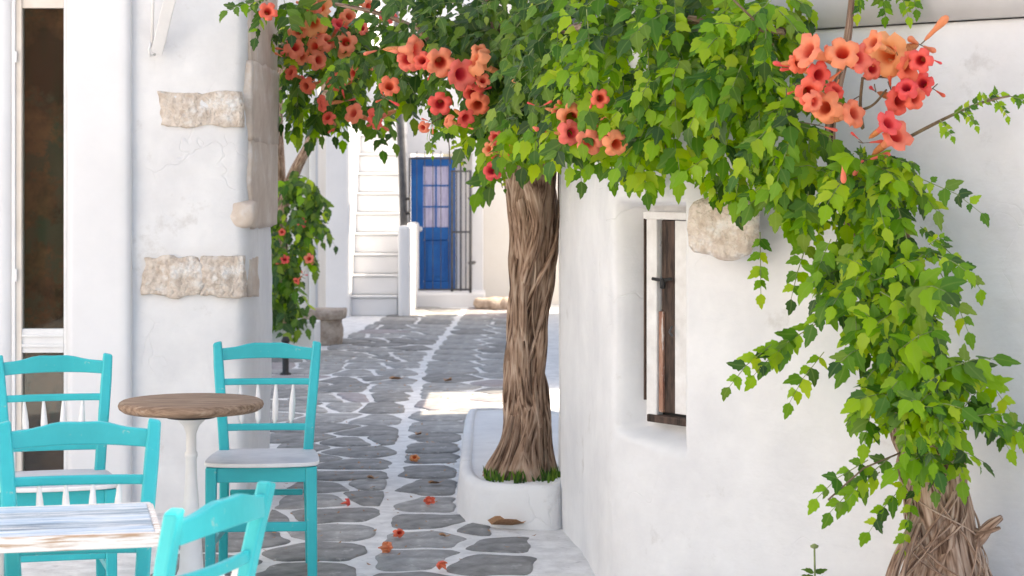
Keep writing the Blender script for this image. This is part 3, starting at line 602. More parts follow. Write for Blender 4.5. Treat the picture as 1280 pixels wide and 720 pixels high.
class Vine:
    def __init__(s, name, base, label, seed):
        s.o = empty(name, base); tag(s.o, label, 'vine', 'flowering trumpet vines'); s.base = Vector(base); s.r = random.Random(seed); s.leaves = []; s.tw = MB(); s.tg = MB()
    def spray(s, p, d, nrm, L, size, pairs=4):
        r = s.r; d = d.normalized(); pts = []; q = p.copy(); dd = d.copy(); steps = pairs * 2 + 1; st = L / steps; axis = []
        for i in range(steps + 1):
            pts.append(q.copy()); axis.append(dd.copy()); q += dd * st; dd = (dd + Vector((0, 0, -.07))).normalized()
        s.tg.tube([pts[0], pts[len(pts) // 2], pts[-1]], [.0022, .0016, .001], 4, cap=False)
        side = d.cross(nrm).normalized()
        for k in range(pairs):
            i = 1 + k * 2; g = size * (.75 + .35 * math.sin(math.pi * (k + .7) / pairs))
            for sg in (-1, 1):
                ld = (axis[i] * .55 + side * sg * .8 + Vector((r.uniform(-.35, .35), r.uniform(-.35, .25), -.32 + r.uniform(-.35, .25)))).normalized()
                ln = (nrm + Vector((r.uniform(-.6, .6), r.uniform(-.45, .45), r.uniform(-.5, .5)))).normalized()
                s.leaves.append((pts[i], ld, ln, g * r.uniform(.75, 1.35) * 1.08))
        s.leaves.append((pts[-1], (axis[-1] + Vector((r.uniform(-.15, .15), r.uniform(-.15, .15), -.25))).normalized(), nrm, size * 1.2))
    def blob(s, cx, cy, rx, ry, D, rd, n, size=.055, down=.45, L=None, shell=.35, outw=1.0, thin=1.0, narrow=1.0):
        n = int(n * thin + .5); rx *= narrow; ry *= narrow ** .5; c = P(cx, cy, D); k = D / F; r = s.r
        for _ in range(n):
            while True:
                u = Vector((r.uniform(-1, 1), r.uniform(-1, 1), r.uniform(-1, 1)))
                if shell < u.length < 1: break
            p = c + Vector((u.x * rx * k, u.y * rd, u.z * ry * k))
            out = Vector((u.x / (rx * k), 0, u.z / (ry * k))).normalized() * .6 + Vector((0, -.35, 0))
            d = out * outw + Vector((r.uniform(-.7, .7), r.uniform(-.5, .3), r.uniform(-.5, .4) - down))
            nrm = Vector((u.x * .45 + r.uniform(-.35, .35), -.75 + r.uniform(-.3, .3), .75 + r.uniform(-.3, .3))).normalized()
            g = r.choice((.55, .8, 1, 1.15, 1.25)); s.spray(p, d, nrm, (L or size * 3.2) * r.uniform(.8, 1.2) * g, size * r.uniform(.9, 1.1) * g, r.choice((3, 3, 4, 5)))
    def branch(s, pts, r0, r1, m='bark', n=8, name='branch'):
        pts = [Vector(p) for p in pts]; ch = chaikin(pts, 3); k = len(ch); b = MB()
        b.tube([p - s.base for p in ch], [r0 + (r1 - r0) * i / (k - 1) for i in range(k)], n, prof=lambda a, t: 1 + .18 * math.sin(a * 3 + t * 9)); return b.obj(name, M[m], s.o)
    def finish(s, m1, m2, dark, keep=298):
        """dark(point) tells which leaves take the second green"""
        lm = [[leaf_mesh(i, M[mm]) for i in range(4)] for mm in (m1, m2)]
        order = sorted(range(len(s.leaves)), key=lambda i: s.leaves[i][0].y - s.leaves[i][3] * 3); inview = [i for i in order if 0 < HY - (s.leaves[i][0].z - HC) / s.leaves[i][0].y * F < 720]
        pick = set(inview[:keep])
        for i in sorted(pick):
            p, d, nn, g = s.leaves[i]; o = link(bpy.data.objects.new('leaf', lm[int(dark(p, s.r))][i % 4]), s.o)
            o.matrix_local = Matrix.Translation(p - s.base) @ frame(d, nn).to_4x4() @ Matrix.Scale(g, 4)
        b = MB()
        for i, (p, d, nn, g) in enumerate(s.leaves):
            if i in pick: continue
            t = LT[i % 4]; A = np.array(frame(d, nn)) * g; v = t[0] @ A.T + np.array(p - s.base)
            b.add([tuple(q) for q in v.tolist()], t[1], t[2], int(dark(p, s.r)))
        b.obj('foliage', [M[m1], M[m2]], s.o, kind='stuff')
        if s.tg.v: o = s.tg.obj('leaf_stalks', M['twig_green'], s.o, kind='stuff'); o.location = -s.base
        if s.tw.v: o = s.tw.obj('twigs', M['twig'], s.o, kind='stuff'); o.location = -s.base
# flower meshes: trumpet along +Z, unit lip diameter
def flower_mesh(m, curl, seed, n=30):
    r = random.Random(seed); b = MB(); prof = [(.045, -.92, .0), (.08, -.8, .05), (.13, -.5, .1), (.165, -.22, .16), (.20, -.08, .26), (.29, .01, .5), (.42, .03 - curl * .3, .85), (.50, -.02 - curl, 1)]
    vs = []; uv = []; ph = r.random()
    for rr, z, u in prof:
        for j in range(n):
            a = 2 * math.pi * j / n; lobe = abs(math.cos(2.5 * a)) ** .3; k = 1 - (1 - lobe) * .30 * max(0, (u - .3) / .7); rr2 = rr * k
            vs.append((rr2 * math.cos(a), rr2 * math.sin(a), z + .06 * u * u * math.sin(a * 5 + ph * 6 + seed) + .03 * u * math.sin(a * 11) + .012 * u * r.uniform(-1, 1))); uv.append((u, a / 6.3))
    k = len(prof); fs = [(i * n + j, i * n + (j + 1) % n, (i + 1) * n + (j + 1) % n, (i + 1) * n + j) for i in range(k - 1) for j in range(n)]
    fs = [f[::-1] for f in fs]                                   # inside of the trumpet is the front
    b.add(vs, [f for f in fs], uv); return b.mesh('flower', m)
def bud_mesh(m):
    b = MB(); b.lathe([(.04, 0), (.07, .15), (.09, .5), (.15, .85), (.16, 1.0), (.10, 1.15), (.01, 1.2)], n=12); b.uv = [(.9, 0)] * len(b.v); return b.mesh('bud', m)
def calyx_mesh():
    b = MB(); b.lathe([(.02, -1.32), (.035, -1.27), (.085, -1.12), (.11, -.87), (.105, -.70), (.08, -.68)], n=10); return b.mesh('calyx', M['calyx'])
FM = {c: [flower_mesh(M[c], cu, sd_) for cu, sd_ in ((.03, 1), (.14, 2), (.26, 3))] for c in ('salmon', 'red', 'orange')}
BM = {c: bud_mesh(M[c]) for c in ('salmon', 'red', 'orange')}; CM = calyx_mesh()
def flowers(v, lst, D, seed=5):
    r = random.Random(seed)
    for it in lst:
        px, py, sz, c = it[:4]; d = D + r.uniform(-.08, .08) if len(it) < 5 else it[4]
        p = P(px, py, d); g = sz / F * d * 1.28
        f = Vector((r.uniform(-.8, .8), -1, r.uniform(-.6, .5))) if r.random() < .7 else Vector((r.uniform(-1.5, 1.5), -.7, r.uniform(-.8, .9))).normalized(); q = f.to_track_quat('Z', 'Y')
        o = link(bpy.data.objects.new('flower', FM[c][r.randrange(3)]), v.o); o.matrix_local = Matrix.Translation(p - v.base) @ q.to_matrix().to_4x4() @ Matrix.Rotation(r.random() * 6, 4, 'Z') @ Matrix.Scale(g, 4)
        cx = link(bpy.data.objects.new('calyx', CM), o)
        back = p - f * g * 1.4; v.tw.tube([back, back - f * .03 + Vector((r.uniform(-.03, .03), .04, .02))], .002, 5, cap=False)
        if r.random() < .8:      # buds round the open flower
            for _ in range(r.choice((1, 2, 3))):
                bd = Vector((r.uniform(-1, 1), r.uniform(-1, .1), r.uniform(-.6, .5))).normalized(); gb = g * r.uniform(.3, .6)
                o = link(bpy.data.objects.new('bud', BM[c]), v.o); pp = back + bd * .02
                o.matrix_local = Matrix.Translation(pp - v.base) @ bd.to_track_quat('Z', 'Y').to_matrix().to_4x4() @ Matrix.Scale(gb, 4)
                v.tw.tube([pp, back], .0015, 4, cap=False)
def bundle(v, axis_fn, n, turns, rfun, th, m, k=70, seed=1, parts='stem', nside=7):
    """twisting stems wound round an axis"""
    r = random.Random(seed)
    for q in range(n):
        ph = 2 * math.pi * q / n + r.uniform(-.3, .3); tw = turns * r.uniform(.55, 1.3) * (1 if r.random() < .72 else -1); rs = th * r.uniform(.55, 1.3); pts = []; rad = []
        t0 = r.choice((0, 0, 0, .05)); t1 = r.choice((1, 1, .9))
        for i in range(k):
            t = t0 + (t1 - t0) * i / (k - 1); c, rr = axis_fn(t); a = ph + tw * 2 * math.pi * t + .5 * N3(t * 5, q, seed); ro = rr * rfun(t) * (1 + .13 * N3(t * 7, q * 3.3, seed + 2))
            pts.append(c + Vector((math.cos(a) * ro, math.sin(a) * ro, 0)) - v.base); rad.append(rs * (1 + .3 * N3(t * 9, q, 7)) * (rr / axis_fn(.5)[1]) ** .5)
        b = MB(); b.tube(pts, rad, nside, prof=lambda a, t: 1 + .2 * math.sin(a * 2 + t * 14 + q)); b.obj(parts, M[m], v.o)

# --- big vine with the thick trunk
V1 = Vine('trumpet_vine', (.05, 9.2, .15), 'large trumpet vine on the thick twisted trunk rising from the low white planter', 11)
def ax1(t):
    py = 612 - t * 460; cx = 662 + 7 * math.sin(t * 7.5 + 2.4) - 16 * (1 - sst(0, .20, t)) + 2 * t
    w_ = 23.2 + 3 * math.sin(t * 8 + 1.2) + 19 * (1 - sst(.0, .16, t)) ** 1.3
    if t > .72: w_ += (t - .72) * 50
    p = P(cx, py, 9.24); return p, w_ / F * 9.24
k = 90; pts = []; rad = []
for i in range(k): c, rr = ax1(i / (k - 1)); pts.append(c - V1.base); rad.append(rr * (.86 + .06 * N3(i * .22, 3, 1)))
b = MB(); b.tube(pts, rad, 48, prof=lambda a, t: 1 + .10 * math.sin(a * 5 + t * 7) + .06 * math.sin(a * 8 - t * 12) + .16 * noise.noise(Vector((math.cos(a) * 2.2, math.sin(a) * 2.2, t * 6))) + .04 * noise.noise(Vector((math.cos(a) * 7, math.sin(a) * 7, t * 13))))
b.obj('trunk', M['bark'], V1.o)
bundle(V1, ax1, 6, .55, lambda t: .82, .042, 'bark', seed=3, nside=12)
bundle(V1, ax1, 5, .3, lambda t: .96, .022, 'bark_pale', seed=51, nside=9)
bundle(V1, ax1, 4, .8, lambda t: 1.04, .011, 'bark_pale', seed=9)
bundle(V1, ax1, 5, .5, lambda t: 1.06, .005, 'bark_pale', seed=29)
for (x0, x1_, d0) in ((640, 612, 9.16), (648, 628, 9.12), (662, 650, 9.12)):
    V1.branch([P(x0, 520, 9.16), P((x0 * 2 + x1_) / 3, 556, 9.12), P(x1_, 596, d0), P(x1_ - 3, 616, d0)], .016, .030, 'bark', name='root')
for (x, y, x2, y2, r0) in ((655, 220, 600, -40, .05), (665, 215, 690, -60, .06), (665, 220, 720, -60, .04), (650, 230, 520, 30, .03)):
    V1.branch([P(x, y, 9.22), P((x + x2) / 2 + 6, (y + y2) / 2, 9.15), P(x2, y2, 9.0)], r0, r0 * .5)
V1.branch([P(640, 60, 9.0), P(560, 55, 9.1), P(490, 20, 9.3), P(420, 5, 9.6)], .016, .008, 'bark')
V1.branch([P(690, 40, 8.9), P(760, 30, 7.4), P(860, 20, 6.8), P(980, 40, 6.5)], .02, .012, 'bark')
V1.tw.tube([P(912, -5, 6.3), P(940, 22, 6.3), P(966, 56, 6.35)], .004, 5)
V1.tw.tube([P(764, -5, 8.3), P(760, 40, 8.25)], .002, 5)
for a in ((650, 45, 70, 70, 8.9, .4, 46, .062), (725, 40, 70, 75, 7.55, .3, 60, .054), (800, 55, 75, 80, 6.95, .25, 74, .052), (870, 65, 65, 85, 6.75, .2, 66, .052),
          (640, 150, 40, 46, 8.8, .2, 30, .062), (700, 105, 42, 42, 7.9, .15, 30, .056), (765, 135, 52, 40, 7.2, .15, 40, .054), (845, 150, 45, 36, 6.8, .15, 26, .052), (660, 130, 40, 40, 8.3, .15, 22, .058),
          (620, 25, 55, 50, 8.9, .35, 36, .062), (560, 15, 60, 36, 9.1, .4, 26, .062), (690, 0, 80, 50, 8.6, .3, 36, .06), (800, 0, 90, 40, 6.9, .3, 34, .052)):
    V1.blob(*a, thin=.92)
for (x, y, D) in ((795, 190, 6.95), (760, 190, 7.15), (745, 170, 7.3), (612, 185, 8.8), (650, 185, 8.7), (690, 165, 7.9), (825, 165, 6.85), (722, 195, 7.5), (672, 165, 8.4), (802, 205, 6.9), (783, 190, 7.0)):
    V1.spray(P(x, y - 25, D), Vector((.1, -.15, -1)), Vector((0, -1, .35)), .17, D * .0078, 4)
V1.blob(520, 55, 45, 55, 9.2, .3, 16, .058); V1.blob(590, 100, 40, 40, 9.1, .2, 13, .056); V1.blob(560, 115, 40, 30, 9.3, .3, 7, .05); V1.blob(470, 60, 40, 60, 9.4, .3, 14, .06)
for (x, y) in ((540, 190), (565, 185), (620, 215), (625, 232), (575, 205)): V1.spray(P(x, y - 20, 9.2), Vector((V1.r.uniform(-.6, .6), 0, -1)), Vector((0, -1, .2)), .09, .022, 3)
V1.tw.tube([P(562, 130, 9.2), P(560, 165, 9.2), P(563, 205, 9.2)], .0025, 5); V1.tw.tube([P(560, 165, 9.2), P(585, 155, 9.2)], .002, 5); V1.tw.tube([P(600, 150, 9.2), P(620, 200, 9.2), P(628, 235, 9.2)], .002, 5)
flowers(V1, [(715, 148, 30, 'salmon', 7.05), (716, 166, 27, 'salmon', 7.0), (736, 180, 29, 'salmon', 6.9), (772, 181, 27, 'salmon', 6.7), (751, 123, 20, 'red', 6.75), (757, 172, 17, 'salmon', 6.8), (700, 140, 18, 'red', 7.2),
             (522, 62, 30, 'orange'), (508, 74, 27, 'salmon'), (551, 79, 31, 'salmon'), (592, 75, 30, 'orange'), (578, 93, 33, 'salmon'), (601, 62, 20, 'salmon'), (527, 75, 20, 'red'), (550, 131, 25, 'red'), (590, 119, 25, 'red'),
             (597, 133, 25, 'red'), (583, 148, 20, 'red'), (487, 107, 22, 'red'), (614, 213, 20, 'red'), (610, 186, 15, 'orange'), (618, 172, 17, 'salmon'), (632, 176, 15, 'orange'), (558, 150, 15, 'salmon'), (528, 160, 13, 'salmon'), (604, 100, 16, 'salmon'), (640, 190, 14, 'red')], 8.45, 3)
# --- vine on the right-hand wall
V2 = Vine('trumpet_vine', (1.42, 6.25, 0), 'bright green trumpet vine climbing the white wall at the right, with the largest flower cluster', 22)
V2.o.location = V2.base
def ax2(t):
    py = 800 - t * 330; cx = 1170 + 14 * math.sin(t * 4 + .5) - 10 * t; w_ = 44 + 26 * (1 - sst(0, .45, t)) - 8 * t; return P(cx, py, 6.2), w_ / F * 6.2
k = 70; pts = []; rad = []
for i in range(k): c, rr = ax2(i / (k - 1)); pts.append(c - V2.base); rad.append(rr * .93)
b = MB(); b.tube(pts, rad, 40, prof=lambda a, t: 1 + .10 * math.sin(a * 4 + t * 7) + .12 * noise.noise(Vector((math.cos(a) * 2.5, math.sin(a) * 2.5, t * 5)))); b.obj('trunk', M['bark_pale'], V2.o)
bundle(V2, ax2, 16, .55, lambda t: .88, .016, 'bark_pale', seed=13, nside=8, k=60)
bundle(V2, ax2, 14, .9, lambda t: 1.02, .0045, 'bark_pale', seed=17, k=60, nside=5)
bundle(V2, ax2, 9, 1.6, lambda t: 1.08, .003, 'bark_pale', seed=37, k=60, nside=5)
V2.branch([P(1195, 690, 6.2), P(1225, 672, 6.15), P(1240, 655, 6.12), P(1252, 646, 6.1)], .032, .006, 'bark_pale'); V2.branch([P(1200, 650, 6.2), P(1222, 668, 6.14), P(1250, 660, 6.1)], .014, .005, 'bark')
V2.branch([P(1150, 640, 6.15), P(1120, 700, 6.1), P(1104, 770, 6.1)], .016, .02, 'bark_pale'); V2.branch([P(1150, 655, 6.12), P(1132, 700, 6.05), P(1120, 780, 6.05)], .007, .008, 'bark')
V2.branch([P(1160, 500, 6.2), P(1120, 380, 6.35), P(1060, 280, 6.5), P(1030, 170, 6.5), P(1060, 60, 6.45), P(1067, -30, 6.45)], .035, .006, 'bark')
V2.branch([P(1165, 500, 6.2), P(1150, 330, 6.2), P(1090, 220, 6.35), P(980, 150, 6.7)], .025, .01, 'bark')
V2.branch([P(1078, 160, 6.3), P(1075, 128, 6.2), P(1078, 97, 6.15)], .006, .004, 'twig'); V2.branch([P(1066, 140, 6.3), P(1092, 133, 6.2), P(1108, 112, 6.15)], .005, .003, 'twig'); V2.branch([P(1078, 98, 6.15), P(1095, 96, 6.15), P(1112, 97, 6.2)], .004, .003, 'twig')
V2.branch([P(1120, 180, 6.3), P(1180, 148, 6.15), P(1225, 128, 6.1), P(1262, 120, 6.05)], .006, .003, 'twig')
for (x, y, a) in ((1190, 144, -1), (1205, 137, 1), (1228, 128, -1), (1215, 133, -1), (1245, 125, 1), (1175, 150, 1), (1262, 120, 0)):
    V2.spray(P(x, y, 6.1), Vector((.5, -.2, -.5 * (a if a else 0) - .1)), Vector((0, -1, .3)), .06, .024, 3)
for a in ((925, 70, 55, 80, 6.55, .2, 56, .052), (985, 165, 50, 62, 6.4, .2, 46, .052), (950, 25, 60, 45, 6.55, .25, 34, .052), (1075, 212, 65, 30, 6.25, .18, 34, .05), (1010, 225, 60, 34, 6.4, .18, 28, .052), (1125, 235, 34, 26, 6.2, .13, 14, .046),
          (925, 205, 38, 26, 6.6, .12, 13, .05), (880, 210, 22, 18, 6.75, .08, 6, .048), (1060, 292, 48, 30, 6.3, .18, 28, .052), (1115, 280, 48, 34, 6.2, .18, 26, .052), (1158, 330, 30, 34, 6.1, .12, 13, .05),
          (1075, 360, 46, 38, 6.2, .18, 36, .055), (1135, 385, 46, 44, 6.12, .18, 34, .055), (1105, 445, 46, 38, 6.12, .18, 32, .056), (1170, 465, 42, 36, 6.0, .18, 30, .056), (1135, 520, 38, 32, 6.0, .16, 24, .056), (1195, 530, 32, 28, 6.0, .14, 16, .054),
          (1165, 565, 34, 14, 6.0, .12, 9, .048), (1085, 490, 22, 20, 6.1, .1, 6, .05)):
    V2.blob(*((a[0] + (4 if a[1] > 270 else 0),) + a[1:]), thin=.70 if a[1] > 240 else .84, narrow=.68 if a[1] > 240 else .9, L=a[7] * 2.2)
for (x, y, dx, dz, sz) in ((1020, 405, -1, -.45, .062), (1000, 420, -1, -.5, .055), (965, 430, -.8, -.5, .045), (1060, 575, -1, -.4, .05), (1090, 570, -1, -.6, .055), (1075, 590, -1, -.45, .05), (1110, 600, -.9, -.8, .05), (1245, 525, 1, -.15, .05), (1250, 530, 1, -.3, .045),
                       (1170, 225, 1, -.3, .045), (1185, 300, .9, -.7, .05), (1190, 340, .6, -1, .05), (1220, 500, .8, -.6, .05), (1225, 450, .8, -.7, .05), (1120, 605, -.3, -1, .045), (1030, 440, -.8, -.8, .05), (950, 290, 0, -1, .045), (1010, 300, -.4, -1, .05)):
    V2.spray(P(x + (25 if 1050 < x < 1130 else -15 if x > 1150 else 0), y, 6.12 if x > 1050 else 6.5), Vector((dx, -.15, dz)), Vector((0, -1, .5)), .2, sz, 4)
for (x, y, dx) in ((1100, -22, .2), (1122, -20, .4), (1078, -25, -.2), (1135, -30, .3)): V2.spray(P(x, y, 6.45), Vector((dx, -.1, -1)), Vector((0, -1, .4)), .11, .036, 4)
V2.tw.tube([P(1140, 560, 6.1), P(1080, 585, 6.1), P(1035, 625, 6.1)], .003, 5)
flowers(V2, [(1008, 62, 38, 'salmon'), (1053, 64, 35, 'orange'), (1076, 72, 32, 'salmon'), (1106, 69, 48, 'orange'), (1138, 84, 34, 'red'), (1150, 76, 26, 'red'), (1025, 94, 28, 'red'), (1012, 115, 30, 'red'), (1046, 110, 22, 'red'), (1029, 135, 34, 'salmon'),
             (1070, 141, 30, 'salmon'), (1127, 126, 32, 'red'), (1146, 124, 25, 'red'), (1122, 168, 36, 'salmon'), (1112, 153, 28, 'red'), (1090, 52, 26, 'salmon'), (1152, 104, 24, 'red'), (1133, 108, 24, 'red'), (1000, 78, 24, 'red'), (1092, 86, 24, 'salmon'), (1020, 128, 24, 'salmon')], 6.08, 8)
ob = link(bpy.data.objects.new('bud', BM['salmon']), V2.o); ob.matrix_local = Matrix.Translation(P(1054, 200, 6.05) - V2.base) @ Matrix.Rotation(R(175), 4, 'X') @ Matrix.Scale(.06, 4)
# --- vine at the left of the alley
V3 = Vine('trumpet_vine', (P(352, 0, 18).x, 18.0, .2), 'red flowering vine on two slim trunks in the white trough, left of the alley', 33)
V3.branch([P(352, 412, 18), P(349, 330, 18), P(350, 240, 17.9), P(342, 150, 17.2), P(350, 40, 15)], .09, .05, 'bark_pale', 12, 'trunk')
V3.branch([P(352, 270, 17.9), P(366, 215, 17.6), P(396, 165, 17), P(420, 60, 14.5)], .055, .035, 'bark_pale', 10, 'trunk')
V3.branch([P(345, 60, 12), P(380, 30, 11.0), P(440, 20, 10.4)], .02, .01)
for a in ((372, 245, 18, 22, 17.3, .2, 9, .08), (375, 225, 28, 14, 17.4, .2, 10, .08), (365, 290, 26, 40, 17.6, .3, 34, .085), (356, 350, 15, 42, 17.6, .3, 30, .085), (385, 265, 14, 25, 17.5, .2, 8, .08)):
    V3.blob(*a, down=.8)
for a in ((380, 70, 40, 55, 10.6, .5, 26, .06), (430, 70, 40, 62, 10.6, .5, 30, .06), (405, 112, 45, 26, 10.6, .4, 20, .055), (365, 20, 40, 30, 10.2, .5, 12, .06), (440, 20, 50, 30, 10.4, .5, 20, .06), (450, 120, 35, 26, 10.4, .3, 12, .055), (330, 5, 22, 8, 9.05, .05, 4, .04)):
    V3.blob(*a, down=.7)
flowers(V3, [(335, 14, 19, 'red', 8.95), (399, 8, 27, 'orange'), (372, 38, 22, 'salmon'), (393, 30, 29, 'orange'), (432, 52, 23, 'orange'), (485, 18, 19, 'red'), (370, 58, 22, 'salmon'), (430, 62, 20, 'orange'), (400, 75, 21, 'salmon'), (418, 100, 21, 'red'), (440, 92, 17, 'orange'),
             (381, 108, 18, 'red'), (400, 130, 19, 'red'), (409, 146, 15, 'red'), (440, 141, 22, 'salmon'), (466, 150, 23, 'red'), (437, 20, 18, 'salmon'), (411, 50, 21, 'salmon'), (362, 90, 16, 'red'), (386, 14, 22, 'salmon'), (462, 8, 17, 'salmon'), (425, 30, 18, 'red'), (452, 35, 14, 'salmon'),
             (392, 58, 20, 'orange'), (380, 72, 18, 'salmon'), (378, 278, 11, 'red', 17.3), (356, 324, 10, 'red', 17.3), (386, 323, 11, 'salmon', 17.3), (370, 352, 8, 'red', 17.3), (352, 290, 8, 'red', 17.3)], 10.0, 12)
def dark1(p, r): px = 640 + p.x / p.y * F; py = HY - (p.z - HC) / p.y * F; return r.random() < (.95 if px < 690 and py < 150 else .35 if py < 60 else .14)  # deep green paints shade into the canopy's upper left hollow
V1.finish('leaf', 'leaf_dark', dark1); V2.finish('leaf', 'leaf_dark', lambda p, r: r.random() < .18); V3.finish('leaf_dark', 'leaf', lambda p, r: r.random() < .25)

# ------------------------------------------------------------------ chairs
def pv3(x, y, z): return Vector((x, y, z))
def make_chair():
    t = empty('wooden_chair', (0, 0, 0)); T = M['turq']
    def post_x(z): return .165 + (max(0, z - .46) / .43) * .035 if z > .46 else .165 + (.46 - z) * .02
    def post_y(z): return .0 + max(0, z - .50) ** 1.4 * .26 if z > .5 else (.5 - z) * .05
    for sg in (-1, 1):
        b = MB(); zs = [0, .2, .44, .56, .68, .80, .895]; vs = []
        for z in zs:
            x, y = sg * post_x(z), post_y(z); wx = .036 if z < .4 else .040; wy = .034
            if z > .85: wx = .034
            for i, j in ((-1, -1), (1, -1), (1, 1), (-1, 1)): vs.append((x + i * wx / 2, y + j * wy / 2, z + (.008 if (z > .88 and i * sg < 0) else 0)))
        fs = [(0, 3, 2, 1)] + [(r * 4 + k, r * 4 + (k + 1) % 4, r * 4 + 4 + (k + 1) % 4, r * 4 + 4 + k) for r in range(len(zs) - 1) for k in range(4)] + [tuple(len(vs) - 4 + k for k in range(4))]
        b.add(vs, fs); b.obj('back_post', T, t, smooth=False, bevel=.007)
        b = MB(); b.bar((sg * .195, -.365, 0), (sg * .19, -.36, .455), .036, .036, wx2=.044, wy2=.044); b.obj('front_leg', T, t, smooth=False, bevel=.006)
        for z in (.16, .27): b = MB(); b.bar((sg * .192, -.345, z), (sg * .168, .01, z), .022, .028, ref=Vector((1, 0, 0))); b.obj('stretcher', T, t, smooth=False, bevel=.005)
        b = MB(); b.bar((sg * .19, -.34, .425), (sg * .166, -.012, .425), .022, .055); b.obj('apron', T, t, smooth=False, bevel=.004)
    b = MB(); b.box((0, -.362, .425), (.34, .022, .058)); b.obj('apron', T, t, smooth=False, bevel=.004)
    b = MB(); b.box((0, -.362, .225), (.35, .022, .036)); b.obj('stretcher', T, t, smooth=False, bevel=.005)
    b = MB(); b.box((0, .008, .30), (.29, .020, .024)); b.obj('stretcher', T, t, smooth=False, bevel=.005)
    def rail(z0, fz0, fz1, hw, th, bow):
        b = MB(); n = 14; vs = []
        for i in range(n + 1):
            u = -1 + 2 * i / n; x = u * hw; y = post_y(z0) + bow * (1 - u * u); za, zb = fz0(u), fz1(u)
            vs += [(x, y - th / 2, za), (x, y + th / 2, za), (x, y + th / 2, zb), (x, y - th / 2, zb)]
        fs = [(0, 1, 2, 3)] + [(i * 4 + k, i * 4 + 4 + k, i * 4 + 4 + (k + 1) % 4, i * 4 + (k + 1) % 4) for i in range(n) for k in range(4)] + [tuple(n * 4 + 3 - k for k in range(4))]
        b.add(vs, fs); return b
    rail(.87, lambda u: .825 + .008 * (1 - u * u), lambda u: .872 + .024 * math.cos(u * math.pi / 2) ** 1.2 - .002 * math.cos(u * math.pi * 3), .182, .022, .018).obj('top_rail', T, t, smooth=False, bevel=.004)
    rail(.74, lambda u: .728, lambda u: .754, .172, .018, .016).obj('middle_rail', T, t, smooth=False, bevel=.005)
    rail(.56, lambda u: .548, lambda u: .576, .158, .020, .010).obj('lower_rail', T, t, smooth=False, bevel=.005)
    for u in (-.62, -.21, .21, .62):
        b = MB(); z0, z1 = .574, .730; x0, x1 = u * .158, u * .172; y0, y1 = post_y(.56) + .01 * (1 - u * u), post_y(.74) + .016 * (1 - u * u); pts = []; rad = []
        for q, rr in ((0, .006), (.08, .007), (.12, .011), (.5, .0125), (.75, .009), (.97, .0055), (1.0, .0055)): pts.append((x0 + (x1 - x0) * q, y0 + (y1 - y0) * q, z0 + (z1 - z0) * q)); rad.append(rr)
        b.tube(pts, rad, 10); b.obj('spindle', M['spindle'], t)
    # seat: flat board with rounded front
    out = []
    for (x, y) in ((-.168, .03), (.168, .03), (.20, -.02), (.222, -.30), (.215, -.385), (.12, -.41), (0, -.417), (-.12, -.41), (-.215, -.385), (-.222, -.30), (-.20, -.02)): out.append(Vector((x, y)))
    out = chaikin(out, 2, True); n = len(out); b = MB(); c = Vector((0, -.19)); vs = []
    for sc_, z in ((.985, .458), (1.0, .461), (1.0, .470), (.988, .4735)): vs += [(c.x + (p.x - c.x) * sc_, c.y + (p.y - c.y) * sc_, z) for p in out]
    b.add(vs, [tuple(range(n - 1, -1, -1))] + [(r * n + k, r * n + (k + 1) % n, (r + 1) * n + (k + 1) % n, (r + 1) * n + k) for r in range(3) for k in range(n)], m=1)
    top = [(c.x + (p.x - c.x) * .988, c.y + (p.y - c.y) * .988, .4735) for p in out]; b.add(top + [(0, -.19, .4705)], [(k, (k + 1) % n, n) for k in range(n)], m=0)
    b.obj('seat', [M['seat'], M['spindle']], t, smooth=False); return t
ch = make_chair(); index_kids()
CH = [((-.985, 8.02, 0), R(4), 'turquoise chair in front of the alley paving, to the right of the round table'),
      ((-1.70, 7.42, 0), R(14), 'turquoise chair at the far left before the glazed door, behind another chair'),
      ((-1.162, 5.36, 0), R(9), 'turquoise chair facing out behind the plank table, its seat half under it'),
      ((-.665, 4.165, 0), R(-110), 'nearest turquoise chair, turned sideways at the bottom with its arched back rising'),
      ((-1.62, 5.3, 0), R(35), 'turquoise chair cut off by the left edge, only one back post showing')]
for i, (loc, rz, lab) in enumerate(CH):
    o = ch if i == 0 else copy_tree(ch); o.location = loc; o.rotation_euler = (0, 0, rz); tag(o, lab, 'chair', 'turquoise cafe chairs with white spindles')

# ------------------------------------------------------------------ tables
rt = empty('round_table', (-1.19, 7.42, .022)); tag(rt, 'small round cafe table with a weathered brown top on a white pole', 'table')
b = MB(); rr = .268; pf = [(.0, .672), (rr - .05, .672), (rr - .018, .676), (rr - .004, .686), (rr, .698), (rr - .004, .708), (rr - .014, .714), (rr * .6, .7155), (0, .716)]
b.lathe(pf, n=56); b.obj('tabletop', M['wood_top'], rt)
b = MB(); b.lathe([(.09, .650), (.095, .655), (.095, .668), (.02, .6715)], n=24); b.obj('top_plate', M['black'], rt)
b = MB(); b.lathe([(.24, 0), (.24, .012), (.20, .03), (.06, .055), (.045, .09), (.038, .20), (.030, .32), (.022, .42), (.020, .50), (.024, .505), (.024, .52), (.019, .525), (.019, .59), (.03, .62), (.055, .645), (.06, .6499)], n=28); b.obj('pedestal', M['white_metal'], rt)
A = Vector((-.951, 5.286)); E1 = Vector((-.975, -.225)).normalized(); E2 = Vector((.225, -.975)).normalized()
tc_ = A + E1 * .395 + E2 * .22; pt_ = empty('plank_table', (tc_.x, tc_.y, 0), math.atan2(E1.y, E1.x) + math.pi); tag(pt_, 'table of worn pale blue planks at the bottom left on a white pole', 'table')
for k in range(5):
    b = MB(); b.box((0, -.176 + k * .088, .688), (.76, .084, .024)); o = b.obj('plank', M['plank_dark' if k in (1, 3) else 'plank'], pt_, smooth=False, bevel=.003)
